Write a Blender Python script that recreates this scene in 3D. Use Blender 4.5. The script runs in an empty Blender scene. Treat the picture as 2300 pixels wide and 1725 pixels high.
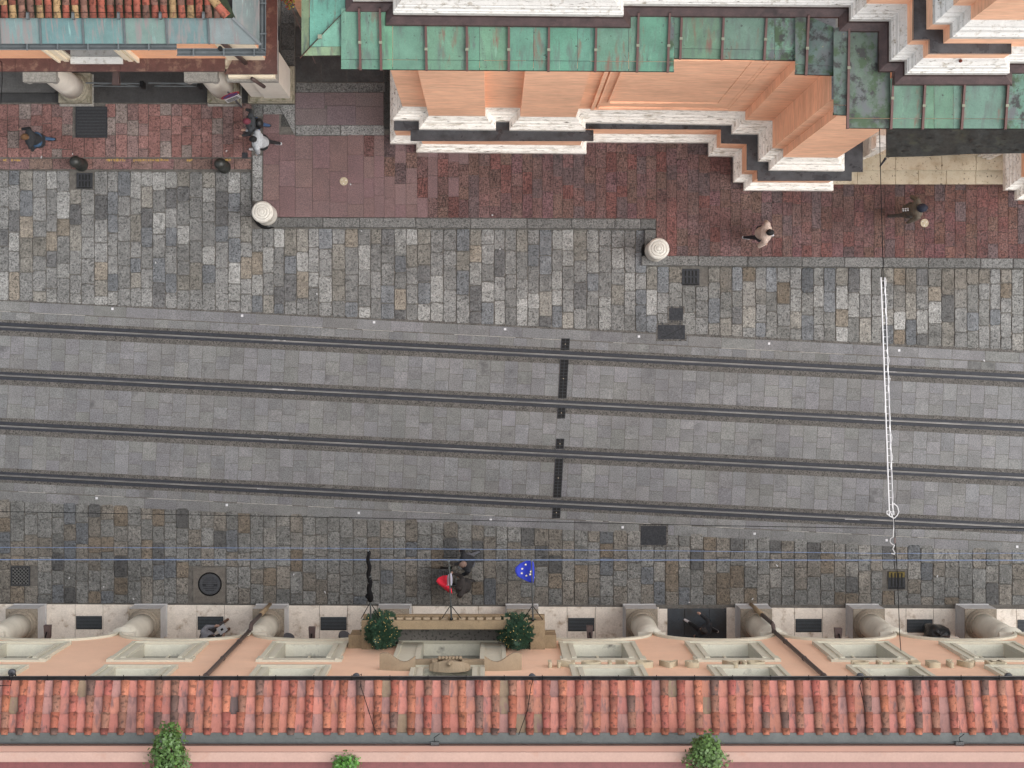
import bpy, math, random
import numpy as np
from mathutils import Vector, Matrix
R = random.Random(7)
rad = math.radians

# ------------------------------------------------------------------ scene, camera, sky, sun, exposure
scene = bpy.context.scene
CAM_H, PXM, UC, VC = 54.0, 78.0, 1105.0, 855.0     # camera height (m), photo pixels per metre on the ground, plumb point
cam_data = bpy.data.cameras.new('camera'); cam = bpy.data.objects.new('camera', cam_data)
scene.collection.objects.link(cam); scene.camera = cam
cam.location = (0, 0, CAM_H); cam.rotation_euler = (0, 0, 0)
cam_data.sensor_width = 36.0; cam_data.lens = CAM_H*PXM/2300*36.0
cam_data.shift_x = (1150-UC)/2300; cam_data.shift_y = -(862.5-VC)/2300
cam_data.clip_start = 0.5; cam_data.clip_end = 500

SUN_EL, SUN_AZ = rad(54), rad(96)                 # azimuth clockwise from +Y
world = bpy.data.worlds.new('World'); scene.world = world; world.use_nodes = True
wn = world.node_tree; wn.nodes.clear()
w_out = wn.nodes.new('ShaderNodeOutputWorld'); w_bg = wn.nodes.new('ShaderNodeBackground')
w_sky = wn.nodes.new('ShaderNodeTexSky'); w_hs = wn.nodes.new('ShaderNodeHueSaturation')
w_sky.sky_type = 'NISHITA'; w_sky.sun_disc = False; w_sky.sun_elevation = SUN_EL; w_sky.sun_rotation = SUN_AZ
w_sky.dust_density = 4.0; w_sky.air_density = 1.0; w_sky.ozone_density = 1.0
w_hs.inputs['Saturation'].default_value = 0.22
w_bg.inputs['Strength'].default_value = 0.13
wn.links.new(w_sky.outputs[0], w_hs.inputs['Color']); wn.links.new(w_hs.outputs[0], w_bg.inputs['Color'])
wn.links.new(w_bg.outputs[0], w_out.inputs['Surface'])
sun_data = bpy.data.lights.new('sun', 'SUN'); sun = bpy.data.objects.new('sun', sun_data)
scene.collection.objects.link(sun)
sun_data.energy = 0.6; sun_data.angle = rad(100); sun_data.color = (1.0, 0.97, 0.93)
sdir = Vector((math.sin(SUN_AZ)*math.cos(SUN_EL), math.cos(SUN_AZ)*math.cos(SUN_EL), math.sin(SUN_EL)))
sun.rotation_euler = sdir.to_track_quat('Z', 'Y').to_euler()
sun.location = sdir*60
scene.view_settings.view_transform = 'Standard'; scene.view_settings.look = 'None'
scene.view_settings.gamma = 1.0; scene.view_settings.use_curve_mapping = False
scene.view_settings.exposure = 1.32
scene.render.resolution_x, scene.render.resolution_y = 1024, 768

# ------------------------------------------------------------------ helpers
def P(u, v, z=0.0):
    """plan position (metres) of photo pixel (u, v) for a point at height z"""
    k = (1 - z/CAM_H)/PXM
    return Vector(((u-UC)*k, (VC-v)*k, z))
def G(u): return (u-UC)/PXM            # ground pixel column -> X
def GY(v): return (VC-v)/PXM           # ground pixel row -> Y
def lin(c): return c/12.92 if c <= .04045 else ((c+.055)/1.055)**2.4
def S(r, g, b, k=1.0):
    return tuple(min(.92, lin(c/255)*k) for c in (r, g, b))
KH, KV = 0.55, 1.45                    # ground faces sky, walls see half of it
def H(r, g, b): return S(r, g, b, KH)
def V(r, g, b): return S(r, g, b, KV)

class MB:
    def __init__(s): s.v, s.f, s.c, s.m = [], [], [], []
    def add(s, vs, fs, tint=(1, 1, 1), mat=0):
        o = len(s.v); s.v.extend([tuple(p) for p in vs]); s.c.extend([tint]*len(vs))
        s.f.extend([tuple(i+o for i in f) for f in fs]); s.m.extend([mat]*len(fs)); return s
    def box(s, x0, y0, z0, x1, y1, z1, tint=(1, 1, 1), mat=0):
        if x1 < x0: x0, x1 = x1, x0
        if y1 < y0: y0, y1 = y1, y0
        vs = [(x0,y0,z0),(x1,y0,z0),(x1,y1,z0),(x0,y1,z0),(x0,y0,z1),(x1,y0,z1),(x1,y1,z1),(x0,y1,z1)]
        return s.add(vs, [(3,2,1,0),(4,5,6,7),(0,1,5,4),(1,2,6,5),(2,3,7,6),(3,0,4,7)], tint, mat)
    def prism(s, poly, z0, z1, tint=(1, 1, 1), mat=0, bevel=0.0, jz=None):
        """closed prism over a 2-D polygon (counter-clockwise made sure of), optional small bevel on top"""
        a = sum(poly[i][0]*poly[(i+1) % len(poly)][1]-poly[(i+1) % len(poly)][0]*poly[i][1] for i in range(len(poly)))
        if a < 0: poly = poly[::-1]
        n = len(poly); cx = sum(p[0] for p in poly)/n; cy = sum(p[1] for p in poly)/n
        if bevel:
            vs = [(x, y, z0) for x, y in poly]+[(x, y, z1-bevel) for x, y in poly]
            ins = []
            for x, y in poly:
                d = math.hypot(x-cx, y-cy) or 1; k = max(.3, (d-bevel*1.5)/d); ins.append((cx+(x-cx)*k, cy+(y-cy)*k))
            vs += [(x, y, z1) for x, y in ins]
            fs = [(i, (i+1) % n, n+(i+1) % n, n+i) for i in range(n)]+[(n+i, n+(i+1) % n, 2*n+(i+1) % n, 2*n+i) for i in range(n)]
            fs += [tuple(range(2*n, 3*n))]
        else:
            vs = [(x, y, z0) for x, y in poly]+[(x, y, z1) for x, y in poly]
            fs = [(i, (i+1) % n, n+(i+1) % n, n+i) for i in range(n)]+[tuple(range(n, 2*n)), tuple(range(n-1, -1, -1))]
        return s.add(vs, fs, tint, mat)
    def quad(s, a, b, c, d, tint=(1, 1, 1), mat=0): return s.add([a, b, c, d], [(0, 1, 2, 3)], tint, mat)
    def slab(s, a, b, c, d, t, tint=(1, 1, 1), mat=0):
        """thin plate: top quad a b c d (counter-clockwise from above), thickness t downwards"""
        low = [(p[0], p[1], p[2]-t) for p in (a, b, c, d)]
        return s.add([a, b, c, d]+low, [(0,1,2,3),(7,6,5,4),(0,4,5,1),(1,5,6,2),(2,6,7,3),(3,7,4,0)], tint, mat)
    def tube(s, pts, r, n=8, tint=(1, 1, 1), mat=0, r2=None):
        pts = [Vector(p) for p in pts]; m = len(pts); vs, fs = [], []
        up = Vector((0, 0, 1))
        for i, p in enumerate(pts):
            d = (pts[min(i+1, m-1)]-pts[max(i-1, 0)]).normalized()
            a = d.cross(up if abs(d.z) < .95 else Vector((1, 0, 0))).normalized(); b = a.cross(d).normalized()
            rr = r if r2 is None else r+(r2-r)*i/max(1, m-1)
            vs += [p+(a*math.cos(2*math.pi*k/n)+b*math.sin(2*math.pi*k/n))*rr for k in range(n)]
        for i in range(m-1):
            fs += [(i*n+k, i*n+(k+1) % n, (i+1)*n+(k+1) % n, (i+1)*n+k) for k in range(n)]
        fs += [tuple(range(n-1, -1, -1)), tuple(range((m-1)*n, m*n))]
        return s.add(vs, fs, tint, mat)
    def lathe(s, prof, cx, cy, n=24, tint=(1, 1, 1), mat=0):
        vs, fs = [], []; m = len(prof)
        for r, z in prof: vs += [(cx+r*math.cos(2*math.pi*k/n), cy+r*math.sin(2*math.pi*k/n), z) for k in range(n)]
        for i in range(m-1): fs += [(i*n+k, i*n+(k+1) % n, (i+1)*n+(k+1) % n, (i+1)*n+k) for k in range(n)]
        fs += [tuple(range((m-1)*n, m*n)), tuple(range(n-1, -1, -1))]
        return s.add(vs, fs, tint, mat)
    def sweep(s, line, prof, tint=(1, 1, 1), mat=0):
        """profile [(outward offset, z)] along a plan polyline; outward is the right-hand side; mitred corners"""
        n = len(line); L = [Vector((p[0], p[1])) for p in line]; nr = []
        for i in range(n-1):
            d = (L[i+1]-L[i]).normalized(); nr.append(Vector((d.y, -d.x)))
        vs, fs = [], []; m = len(prof)
        for i in range(n):
            a = nr[max(0, i-1)]; b = nr[min(i, n-2)]
            mv = (a+b)/(1+a.dot(b)) if i not in (0, n-1) else (a if i else b)
            vs += [(L[i].x+mv.x*o, L[i].y+mv.y*o, z) for o, z in prof]
        for i in range(n-1):
            fs += [(i*m+j, (i+1)*m+j, (i+1)*m+j+1, i*m+j+1) for j in range(m-1)]
        return s.add(vs, fs, tint, mat)
    def build(s, name, mats, parent=None, smooth=False):
        me = bpy.data.meshes.new(name); me.from_pydata(s.v, [], s.f)
        at = me.color_attributes.new('tint', 'FLOAT_COLOR', 'POINT')
        col = np.ones((len(s.v), 4), dtype=np.float32); col[:, :3] = np.array(s.c, dtype=np.float32).reshape(-1, 3)
        at.data.foreach_set('color', col.ravel())
        if not isinstance(mats, (list, tuple)): mats = [mats]
        for m in mats: me.materials.append(m)
        if len(mats) > 1: me.polygons.foreach_set('material_index', s.m)
        if smooth: me.polygons.foreach_set('use_smooth', [True]*len(s.f))
        me.update()
        return link(bpy.data.objects.new(name, me), parent)
def offset_line(line, off):
    n = len(line); L = [Vector((p[0], p[1])) for p in line]; nr = []
    for i in range(n-1):
        d = (L[i+1]-L[i]).normalized(); nr.append(Vector((d.y, -d.x)))
    out = []
    for i in range(n):
        a = nr[max(0, i-1)]; b = nr[min(i, n-2)]
        mv = (a+b)/(1+a.dot(b)) if i not in (0, n-1) else (a if i else b)
        out.append((L[i].x+mv.x*off, L[i].y+mv.y*off))
    return out
def link(o, parent=None):
    scene.collection.objects.link(o)
    if parent is not None:
        o.parent = parent
        if parent.type == 'EMPTY': o.matrix_parent_inverse = Matrix.Translation(-Vector(parent.get('_base', (0, 0, 0))))
    return o
def tag(o, label=None, cat=None, group=None, kind=None):
    if label: o['label'] = label
    if cat: o['category'] = cat
    if group: o['group'] = group
    if kind: o['kind'] = kind
    return o
def thing(name, loc, label, cat, group=None, kind=None):
    o = bpy.data.objects.new(name, None); scene.collection.objects.link(o)
    o.location = loc; o['_base'] = tuple(loc); o.empty_display_size = .2
    return tag(o, label, cat, group, kind)
def copy_tree(o, loc, label=None):
    c = o.copy(); scene.collection.objects.link(c); c.location = loc; c['_base'] = tuple(loc)
    if label: c['label'] = label
    def kids(src, dst):
        for ch in src.children:
            k = ch.copy(); scene.collection.objects.link(k); k.parent = dst; k.matrix_parent_inverse = ch.matrix_parent_inverse.copy(); kids(ch, k)
    kids(o, c); return c

# ------------------------------------------------------------------ materials
def mat(name, col=(.5, .5, .5), rough=.7, var=.15, scale=6.0, speck=0.0, speck_scale=45.0, bump=0.0, bump_scale=40.0, tint=None,
        stretch=(1, 1, 1), metallic=0.0, stains=(), rough_var=0.0, spec=.5, emit=None, emit_s=0.0, bump_dist=.01, pits=0.0, pit_scale=25.0, broad=0.0):
    m = bpy.data.materials.new(name); m.use_nodes = True; nt = m.node_tree; nd, lk = nt.nodes, nt.links
    b = nd['Principled BSDF']
    geo = nd.new('ShaderNodeNewGeometry'); pos = geo.outputs['Position']
    if tint == 'attr':
        at = nd.new('ShaderNodeAttribute'); at.attribute_name = 'tint'; base = at.outputs['Color']
        off = nd.new('ShaderNodeVectorMath'); off.operation = 'SCALE'; off.inputs[3].default_value = 91.0; lk.new(base, off.inputs[0])
        ad = nd.new('ShaderNodeVectorMath'); ad.operation = 'ADD'; lk.new(pos, ad.inputs[0]); lk.new(off.outputs[0], ad.inputs[1]); pos = ad.outputs[0]
    elif tint == 'obj':
        oi = nd.new('ShaderNodeObjectInfo'); base = oi.outputs['Color']
        ad = nd.new('ShaderNodeVectorMath'); ad.operation = 'ADD'; sc_ = nd.new('ShaderNodeMath'); sc_.operation = 'MULTIPLY'; sc_.inputs[1].default_value = 40
        lk.new(oi.outputs['Random'], sc_.inputs[0]); lk.new(pos, ad.inputs[0]); lk.new(sc_.outputs[0], ad.inputs[1]); pos = ad.outputs[0]
    else:
        rgb = nd.new('ShaderNodeRGB'); rgb.outputs[0].default_value = (*col, 1); base = rgb.outputs[0]
    mp = nd.new('ShaderNodeMapping'); mp.inputs['Scale'].default_value = stretch; lk.new(pos, mp.inputs['Vector']); co = mp.outputs[0]
    def noise(sc, det=4, vec=None, ro=.6):
        n = nd.new('ShaderNodeTexNoise'); n.inputs['Scale'].default_value = sc; n.inputs['Detail'].default_value = det
        n.inputs['Roughness'].default_value = ro; lk.new(vec or co, n.inputs['Vector']); return n.outputs[0]
    def remap(x, a, b2, c, d):
        r = nd.new('ShaderNodeMapRange'); r.inputs[1].default_value = a; r.inputs[2].default_value = b2
        r.inputs[3].default_value = c; r.inputs[4].default_value = d; lk.new(x, r.inputs[0]); return r.outputs[0]
    def scale_col(c, f):
        n = nd.new('ShaderNodeVectorMath'); n.operation = 'SCALE'; lk.new(c, n.inputs[0]); lk.new(f, n.inputs[3]); return n.outputs[0]
    c = base
    if var: c = scale_col(c, remap(noise(scale), .3, .7, 1-var, 1+var))
    if speck: c = scale_col(c, remap(noise(speck_scale, 2, ro=.7), .32, .68, 1-speck, 1+speck))
    if pits:
        vo = nd.new('ShaderNodeTexNoise'); vo.inputs['Scale'].default_value = pit_scale; vo.inputs['Detail'].default_value = 1.5
        lk.new(co, vo.inputs['Vector']); c = scale_col(c, remap(vo.outputs[0], .36, .44, 1-pits, 1.0+.28*pits))
    if broad: c = scale_col(c, remap(noise(.45, 4, geo.outputs['Position'], .62), .34, .66, 1-broad, 1+broad))
    for (sc_col, sc_scale, lo, hi, sc_st) in stains:
        mpp = nd.new('ShaderNodeMapping'); mpp.inputs['Scale'].default_value = sc_st; lk.new(pos, mpp.inputs['Vector'])
        f = remap(noise(sc_scale, 5, mpp.outputs[0], .65), lo, hi, 0, 1)
        mx = nd.new('ShaderNodeMix'); mx.data_type = 'RGBA'; lk.new(f, mx.inputs[0]); lk.new(c, mx.inputs[6]); mx.inputs[7].default_value = (*sc_col, 1); c = mx.outputs[2]
    lk.new(c, b.inputs['Base Color'])
    b.inputs['Roughness'].default_value = rough; b.inputs['Metallic'].default_value = metallic; b.inputs['Specular IOR Level'].default_value = spec
    if rough_var: lk.new(remap(noise(2.2, 3), .35, .65, max(.05, rough-rough_var), min(1, rough+rough_var)), b.inputs['Roughness'])
    if bump:
        bp = nd.new('ShaderNodeBump'); bp.inputs['Strength'].default_value = bump; bp.inputs['Distance'].default_value = bump_dist
        lk.new(noise(bump_scale, 3), bp.inputs['Height']); lk.new(bp.outputs[0], b.inputs['Normal'])
    if emit: b.inputs['Emission Color'].default_value = (*emit, 1); b.inputs['Emission Strength'].default_value = emit_s
    return m
ONE = (1, 1, 1)
m_mortar = mat('mortar', H(112, 108, 102), .9, .3, 9, .25)
m_soil = mat('ground', H(110, 108, 104), .9, .2, 3)
m_cobble = mat('granite_cobble', tint='attr', rough=.65, var=.26, scale=6, speck=.42, speck_scale=30, bump=.8, bump_scale=17, bump_dist=.03, pits=.46, pit_scale=17, rough_var=.15, spec=.3, broad=.20)
m_slab = mat('granite_slab', tint='attr', rough=.65, var=.12, scale=2.5, speck=.34, speck_scale=36, bump=.3, bump_scale=40, rough_var=.12, spec=.3, broad=.12,
             stains=[(H(84, 84, 84), .55, .62, .75, ONE)])
m_concrete = mat('track_concrete', H(104, 101, 97), .85, .28, 5, .45, 30, .6, 30, pits=.5, pit_scale=22, spec=.25)
m_rubber = mat('rail_rubber', H(55, 58, 66), .55, .25, 8, .15, 30, spec=.25)
m_groove = mat('rail_groove', H(36, 36, 38), .7, .2, 10)
m_rail = mat('rail_steel', H(150, 147, 144), .5, .45, 3, 0, stretch=(.25, 1, 1), metallic=.2)
m_porphyry = mat('porphyry', tint='attr', rough=.65, var=.25, scale=6, speck=.42, speck_scale=28, bump=.6, bump_scale=24, pits=.45, pit_scale=18, rough_var=.15, spec=.3, broad=.15)
m_smooth = mat('red_smooth_paving', tint='attr', rough=.5, var=.12, scale=2.2, speck=.36, speck_scale=32, bump=.25, bump_scale=40, rough_var=.15, spec=.35, broad=.14)
m_kerb = mat('granite_kerb', tint='attr', rough=.7, var=.18, scale=4, speck=.55, speck_scale=28, bump=.6, bump_scale=28, pits=.5, pit_scale=20, spec=.3)
def grooved():
    m = mat('red_scored_paving', tint='attr', rough=.6, var=.20, scale=1.4, speck=.2, speck_scale=36, rough_var=.15, spec=.3, broad=.18)
    nt = m.node_tree; nd, lk = nt.nodes, nt.links; b = nd['Principled BSDF']
    src = b.inputs['Base Color'].links[0].from_socket; geo = nd.new('ShaderNodeNewGeometry')
    at = nd.new('ShaderNodeAttribute'); at.attribute_name = 'tint'
    sx = nd.new('ShaderNodeVectorMath'); sx.operation = 'SCALE'; sx.inputs[3].default_value = 55; lk.new(at.outputs['Color'], sx.inputs[0])
    ad = nd.new('ShaderNodeVectorMath'); ad.operation = 'ADD'; lk.new(geo.outputs['Position'], ad.inputs[0]); lk.new(sx.outputs[0], ad.inputs[1])
    fs = []
    for st in ((36, 12, 1), (13, 36, 1)):
        mp = nd.new('ShaderNodeMapping'); mp.inputs['Scale'].default_value = st; lk.new(ad.outputs[0], mp.inputs[0])
        n = nd.new('ShaderNodeTexNoise'); n.inputs['Scale'].default_value = 1.0; n.inputs['Detail'].default_value = 1.0; lk.new(mp.outputs[0], n.inputs['Vector'])
        r = nd.new('ShaderNodeMapRange'); r.inputs[1].default_value = .38; r.inputs[2].default_value = .47; r.inputs[3].default_value = .50; r.inputs[4].default_value = 1.06
        lk.new(n.outputs[0], r.inputs[0]); fs.append(r.outputs[0])
    mu = nd.new('ShaderNodeMath'); mu.operation = 'MULTIPLY'; lk.new(fs[0], mu.inputs[0]); lk.new(fs[1], mu.inputs[1])
    sc = nd.new('ShaderNodeVectorMath'); sc.operation = 'SCALE'; lk.new(src, sc.inputs[0]); lk.new(mu.outputs[0], sc.inputs[3])
    lk.new(sc.outputs[0], b.inputs['Base Color'])
    bp = nd.new('ShaderNodeBump'); bp.inputs['Strength'].default_value = .5; bp.inputs['Distance'].default_value = .02
    lk.new(mu.outputs[0], bp.inputs['Height']); lk.new(bp.outputs[0], b.inputs['Normal'])
    return m
m_scored = grooved()
m_marble = mat('cream_marble', S(240, 230, 216, .70), .6, .10, 3, .10, 25, stains=[(H(178, 152, 122), 3.5, .55, .75, ONE), (H(120, 95, 72), 14, .68, .76, ONE)])
m_slate = mat('slate_mat', H(62, 70, 78), .4, .2, 4, .25, 30, stains=[(H(44, 42, 40), 1.1, .45, .6, ONE)], rough_var=.15)
m_dark_floor = mat('alley_floor', H(58, 58, 58), .55, .35, 4, .3, 20, rough_var=.2, stains=[(H(30, 30, 30), 1.2, .5, .7, ONE)])  # shade of the alley is put into this dark base colour
m_terracotta_floor = mat('terracotta_floor', H(128, 62, 46), .6, .25, 8)
m_iron = mat('cast_iron', H(62, 64, 68), .7, .25, 14, .3, 40, .3, 40, spec=.2)
m_black = mat('black_metal', H(28, 28, 29), .7, .2, 10, spec=.15)
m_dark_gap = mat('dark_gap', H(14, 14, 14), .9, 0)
m_letter = mat('letter_stucco', V(162, 152, 130), .8, .06, 5)
m_grate = mat('grate_bar', H(80, 82, 86), .55, .2, 14, spec=.3)
m_grate_pale = mat('pale_grate_bar', H(116, 116, 114), .6, .2, 14, spec=.3)
m_bollard_stone = mat('bollard_stone', S(236, 232, 222, .62), .7, .10, 4, .10, 30, stains=[(H(176, 168, 150), 3, .56, .76, ONE)])
m_dash = mat('worn_white_paint', H(196, 194, 194), .7, .35, 20)
m_stud = mat('stud_white', H(236, 236, 240), .4, .05)
m_brass = mat('brass_disc', H(206, 190, 160), .5, .25, 60)
m_bollard = mat('bollard_paint', H(52, 54, 50), .45, .2, 10)
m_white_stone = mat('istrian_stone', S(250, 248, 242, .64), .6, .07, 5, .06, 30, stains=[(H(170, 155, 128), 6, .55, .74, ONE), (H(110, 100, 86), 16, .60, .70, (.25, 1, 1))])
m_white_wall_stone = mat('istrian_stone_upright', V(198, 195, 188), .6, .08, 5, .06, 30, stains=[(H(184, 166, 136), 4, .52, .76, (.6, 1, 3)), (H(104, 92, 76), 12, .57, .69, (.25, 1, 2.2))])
m_church = mat('church_brick', V(205, 161, 132), .85, .07, 1.0, .11, 2.2, stretch=(1.1, 1.1, 4.5), stains=[(V(182, 133, 106), 1.0, .55, .80, (1.4, 1.4, 6)), (V(218, 174, 146), 1.0, .56, .78, (1.1, 1.1, 5)), (V(150, 106, 84), 1.0, .70, .80, (4.0, 4.0, 9))], broad=.13)
m_church_flat = mat('church_brick_top', H(200, 135, 105), .85, .10, 3, .1, 30)
m_lead = mat('lead_sheet', H(78, 78, 82), .4, .3, 5, .15, 30, rough_var=.2, metallic=.2, stains=[(H(40, 38, 38), 1.6, .52, .66, ONE)])
m_lead_brown = mat('brown_flashing', H(92, 72, 70), .4, .3, 5, .15, 30, metallic=.2, stains=[(H(150, 148, 146), 4, .68, .76, ONE), (H(52, 40, 38), 2, .55, .7, ONE)])
m_copper = mat('verdigris_copper', tint='attr', rough=.6, var=.20, scale=2.4, speck=.10, speck_scale=30, metallic=.0, rough_var=.1,
               stains=[(H(96, 110, 104), 1.0, .52, .72, (6, 1.3, 1)), (H(134, 98, 82), 1.0, .58, .72, (5, .9, 1)), (H(140, 182, 158), 1.0, .62, .76, (8, 1.0, 1)), (H(58, 66, 62), 10, .63, .70, ONE)])
m_copper_moss = mat('mossy_copper', tint='attr', rough=.55, var=.25, scale=3, speck=.12, speck_scale=30,
               stains=[(H(98, 104, 106), 1.3, .46, .60, (3, 1.5, 1)), (H(52, 84, 44), 2.6, .50, .60, ONE), (H(34, 36, 34), 3.4, .53, .62, ONE), (H(160, 155, 110), 7, .68, .74, ONE)])
m_batten = mat('brown_batten', H(104, 66, 60), .5, .15, 10)
m_clip = mat('batten_clip', H(150, 152, 130), .5, .1)
m_grey_copper = mat('grey_green_copper', tint='attr', rough=.5, var=.12, scale=3, speck=.08, speck_scale=40,
               stains=[(H(150, 142, 140), 1.0, .50, .62, (9, 1.0, 1)), (H(150, 190, 185), 1.0, .62, .74, (12, 1.2, 1))])
m_grey_metal = mat('grey_gutter', H(112, 118, 120), .45, .15, 6, metallic=.3)
m_gutter_dark = mat('dark_gutter', H(66, 62, 62), .5, .2, 6, metallic=.2)
m_tile = mat('roof_tile', tint='obj', rough=.75, var=.22, scale=5, speck=.14, speck_scale=30, bump=.35, bump_scale=24, pits=.45, pit_scale=12,
             stains=[(H(112, 84, 76), 5, .56, .70, (2, 1, 1)), (H(196, 120, 90), 5, .60, .72, (2, 1, 1))])
m_pan = mat('pan_tile', tint='obj', rough=.75, var=.12, scale=4, speck=.08, speck_scale=30, stains=[(H(140, 104, 102), 3.6, .50, .66, (2.2, .7, 1)), (H(92, 70, 68), 6, .64, .74, (2, .5, 1))])
m_hotel = mat('hotel_plaster', V(198, 164, 140), .9, .05, 1.2, .03, 30, stains=[(V(206, 174, 151), .4, .5, .8, ONE)])
m_cream = mat('cream_stucco', V(168, 165, 150), .8, .05, 4, .04, 30)
m_cream_up = mat('cream_sill', V(186, 183, 168), .8, .06, 5, .05, 30, stains=[(H(160, 156, 146), 2.5, .58, .76, ONE)])
m_column = mat('column_stucco', V(168, 164, 152), .8, .06, 3, .04, 30, stains=[(V(150, 144, 130), 2, .55, .75, ONE)])
m_plinth = mat('grey_plinth', V(148, 148, 148), .6, .10, 6, .10, 40)
m_plinth_top = mat('plinth_top', H(170, 158, 140), .7, .2, 8, .2, 30, stains=[(H(110, 92, 74), 8, .58, .7, ONE)])
m_balcony = mat('sandstone_balcony', H(184, 160, 126), .8, .12, 5, .10, 30, stains=[(H(130, 104, 76), 4, .58, .74, ONE)])
m_balcony_floor = mat('balcony_floor', H(140, 136, 130), .7, .14, 3, .10, 20, pits=.5, pit_scale=13)
m_sand = mat('pediment_sandstone', H(200, 178, 148), .85, .08, 5, .06, 30)
m_pink = mat('pink_parapet', H(202, 168, 153), .9, .06, 1.5, .05, 20, stains=[(H(196, 150, 130), 1.4, .58, .76, ONE)])
m_pink_wall = mat('pink_parapet_wall', V(196, 158, 142), .9, .05, 1.5)
m_terrace = mat('red_terrace_tile', H(136, 74, 74), .5, .15, 6, .1, 30)
m_glass = mat('window_glass', (.02, .022, .025), .08, 0)
m_brown = mat('brown_lamp', H(104, 84, 80), .5, .12, 6)
m_lampgrey = mat('lamp_grey', H(86, 88, 94), .4, .12, 6)
m_pipe = mat('brown_pipe', V(70, 60, 58), .5, .15, 6)
m_wire = mat('black_wire', (.007, .007, .008), .8, 0, spec=.1)
m_bluewire = mat('blue_cable', H(116, 142, 186), .5, .1)
m_lightwhite = mat('white_light_tube', H(250, 250, 252), .4, 0)
m_fir = mat('fir_needles', tint='attr', rough=.6, var=.2, scale=20)
m_leaf = mat('shrub_leaf', tint='attr', rough=.5, var=.2, scale=20)
m_bulb = mat('warm_bulb', (.9, .6, .2), .4, 0, emit=(1, .62, .2), emit_s=.8)
m_yellow = mat('worn_yellow_paint', H(196, 160, 88), .8, .25, 25, .25, 40)
m_arcade_wall = mat('orange_plaster', V(216, 156, 122), .9, .06, 2, .04, 30, stains=[(V(196, 165, 140), 1.6, .62, .72, (1, 1, 3))])
m_ledge = mat('brown_ledge_metal', H(112, 76, 70), .5, .2, 6, .15, 30, stains=[(H(164, 132, 114), 4, .52, .68, ONE)])
m_arcade_floor = mat('arcade_floor', H(96, 96, 94), .6, .25, 4, .2, 20, rough_var=.15, stains=[(H(48, 48, 46), 2.0, .54, .66, ONE)])
m_arcade_dark = mat('arcade_dark_stone', H(58, 58, 58), .55, .3, 5, .2, 20, rough_var=.15)
m_arcade_col = mat('arcade_column', V(176, 170, 160), .75, .06, 3, .05, 30)
m_arcade_cap = mat('arcade_capital', H(178, 174, 166), .75, .2, 12, .25, 30)
m_mossy_base = mat('mossy_column_base', H(172, 164, 144), .8, .2, 8, .2, 30, stains=[(H(110, 108, 76), 6, .52, .66, ONE)])
m_arcade_cream = mat('arcade_cream', V(200, 188, 166), .8, .05, 4)
m_cream_step = mat('cream_steps', H(226, 212, 184), .6, .08, 4, .06, 30, stains=[(H(66, 56, 46), 12, .60, .67, (1, 1, 1)), (H(176, 156, 122), 2, .5, .75, ONE)])
m_signwhite = mat('sign_white', H(226, 226, 228), .4, .05)
m_signred = mat('sign_red', H(176, 40, 48), .4, .05)
m_signblue = mat('sign_blue', H(80, 84, 150), .4, .05)
m_flag_red = mat('flag_red', S(204, 28, 52, .9), .8, .06, 6)
m_flag_white = mat('flag_white', S(226, 226, 240, .9), .8, .06, 6)
m_flag_green = mat('flag_green', S(24, 64, 52, .9), .8, .06, 6)
m_flag_blue = mat('flag_blue', S(34, 52, 168, .9), .8, .06, 6)
m_flag_star = mat('flag_star', S(230, 220, 170, .9), .8, 0)
m_plastic = mat('black_plastic', H(34, 35, 37), .35, .2, 6, bump=.6, bump_scale=9, bump_dist=.05)
m_litter = mat('litter_paper', H(220, 220, 222), .7, .1)

# ================================================================== GROUND AND PAVING
gm = MB(); gm.quad((-90, -90, -.06), (90, -90, -.06), (90, 90, -.06), (-90, 90, -.06))
tag(gm.build('ground', m_soil), 'grey compacted ground sheet beneath the whole street', 'ground', kind='structure')

TS = 0.0509                                   # slope of the tram line across the picture
RAILS = [731.0, 841.5, 953.0, 1065.5]
def T(u, t):                                  # tramway coordinates: along u, across t (pixels on the ground)
    return ((u - TS*t - UC)/PXM, (VC-(t+TS*u))/PXM)
def jit(a): return R.uniform(-a, a)

def outline(x0, v0, x1, v1, g=.9, j=.9, c=2.4, f=None):
    """rounded, slightly uneven block outline in ground pixels"""
    x0 += g; x1 -= g; v0 += g; v1 -= g
    c = min(c*R.uniform(.6, 1.5), (x1-x0)*.3, (v1-v0)*.3)
    pts = [(x0+c, v0), (x1-c, v0), (x1, v0+c), (x1, v1-c), (x1-c, v1), (x0+c, v1), (x0, v1-c), (x0, v0+c)]
    pts = [(a+jit(j), b+jit(j)) for a, b in pts]
    if f: return [f(a, b) for a, b in pts]
    return [((a-UC)/PXM, (VC-b)/PXM) for a, b in pts]

class Paving:
    """pieces laid into one surface: the first `cap` shown are parts, any others one joined part"""
    def __init__(s, root, name, m, cap=300): s.root, s.name, s.m, s.cap, s.items = root, name, m, cap, []
    def add(s, poly, z0, z1, tint, bevel=.012): s.items.append((poly, z0, z1, tint, bevel))
    def finish(s):
        def inframe(it):
            x = sum(p[0] for p in it[0])/len(it[0]); y = sum(p[1] for p in it[0])/len(it[0])
            return 0 if (-14.2 < x < 15.3 and abs(y) < 11.1) else 1
        its = sorted(s.items, key=inframe)
        for it in its[:s.cap]:
            MB().prism(it[0], it[1], it[2], it[3], bevel=it[4]).build(s.name, s.m, s.root)
        if len(its) > s.cap:
            mb = MB()
            for it in its[s.cap:]: mb.prism(it[0], it[1], it[2], it[3], bevel=it[4])
            o = mb.build(s.name+'_field', s.m, s.root); o['kind'] = 'stuff'

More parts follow.
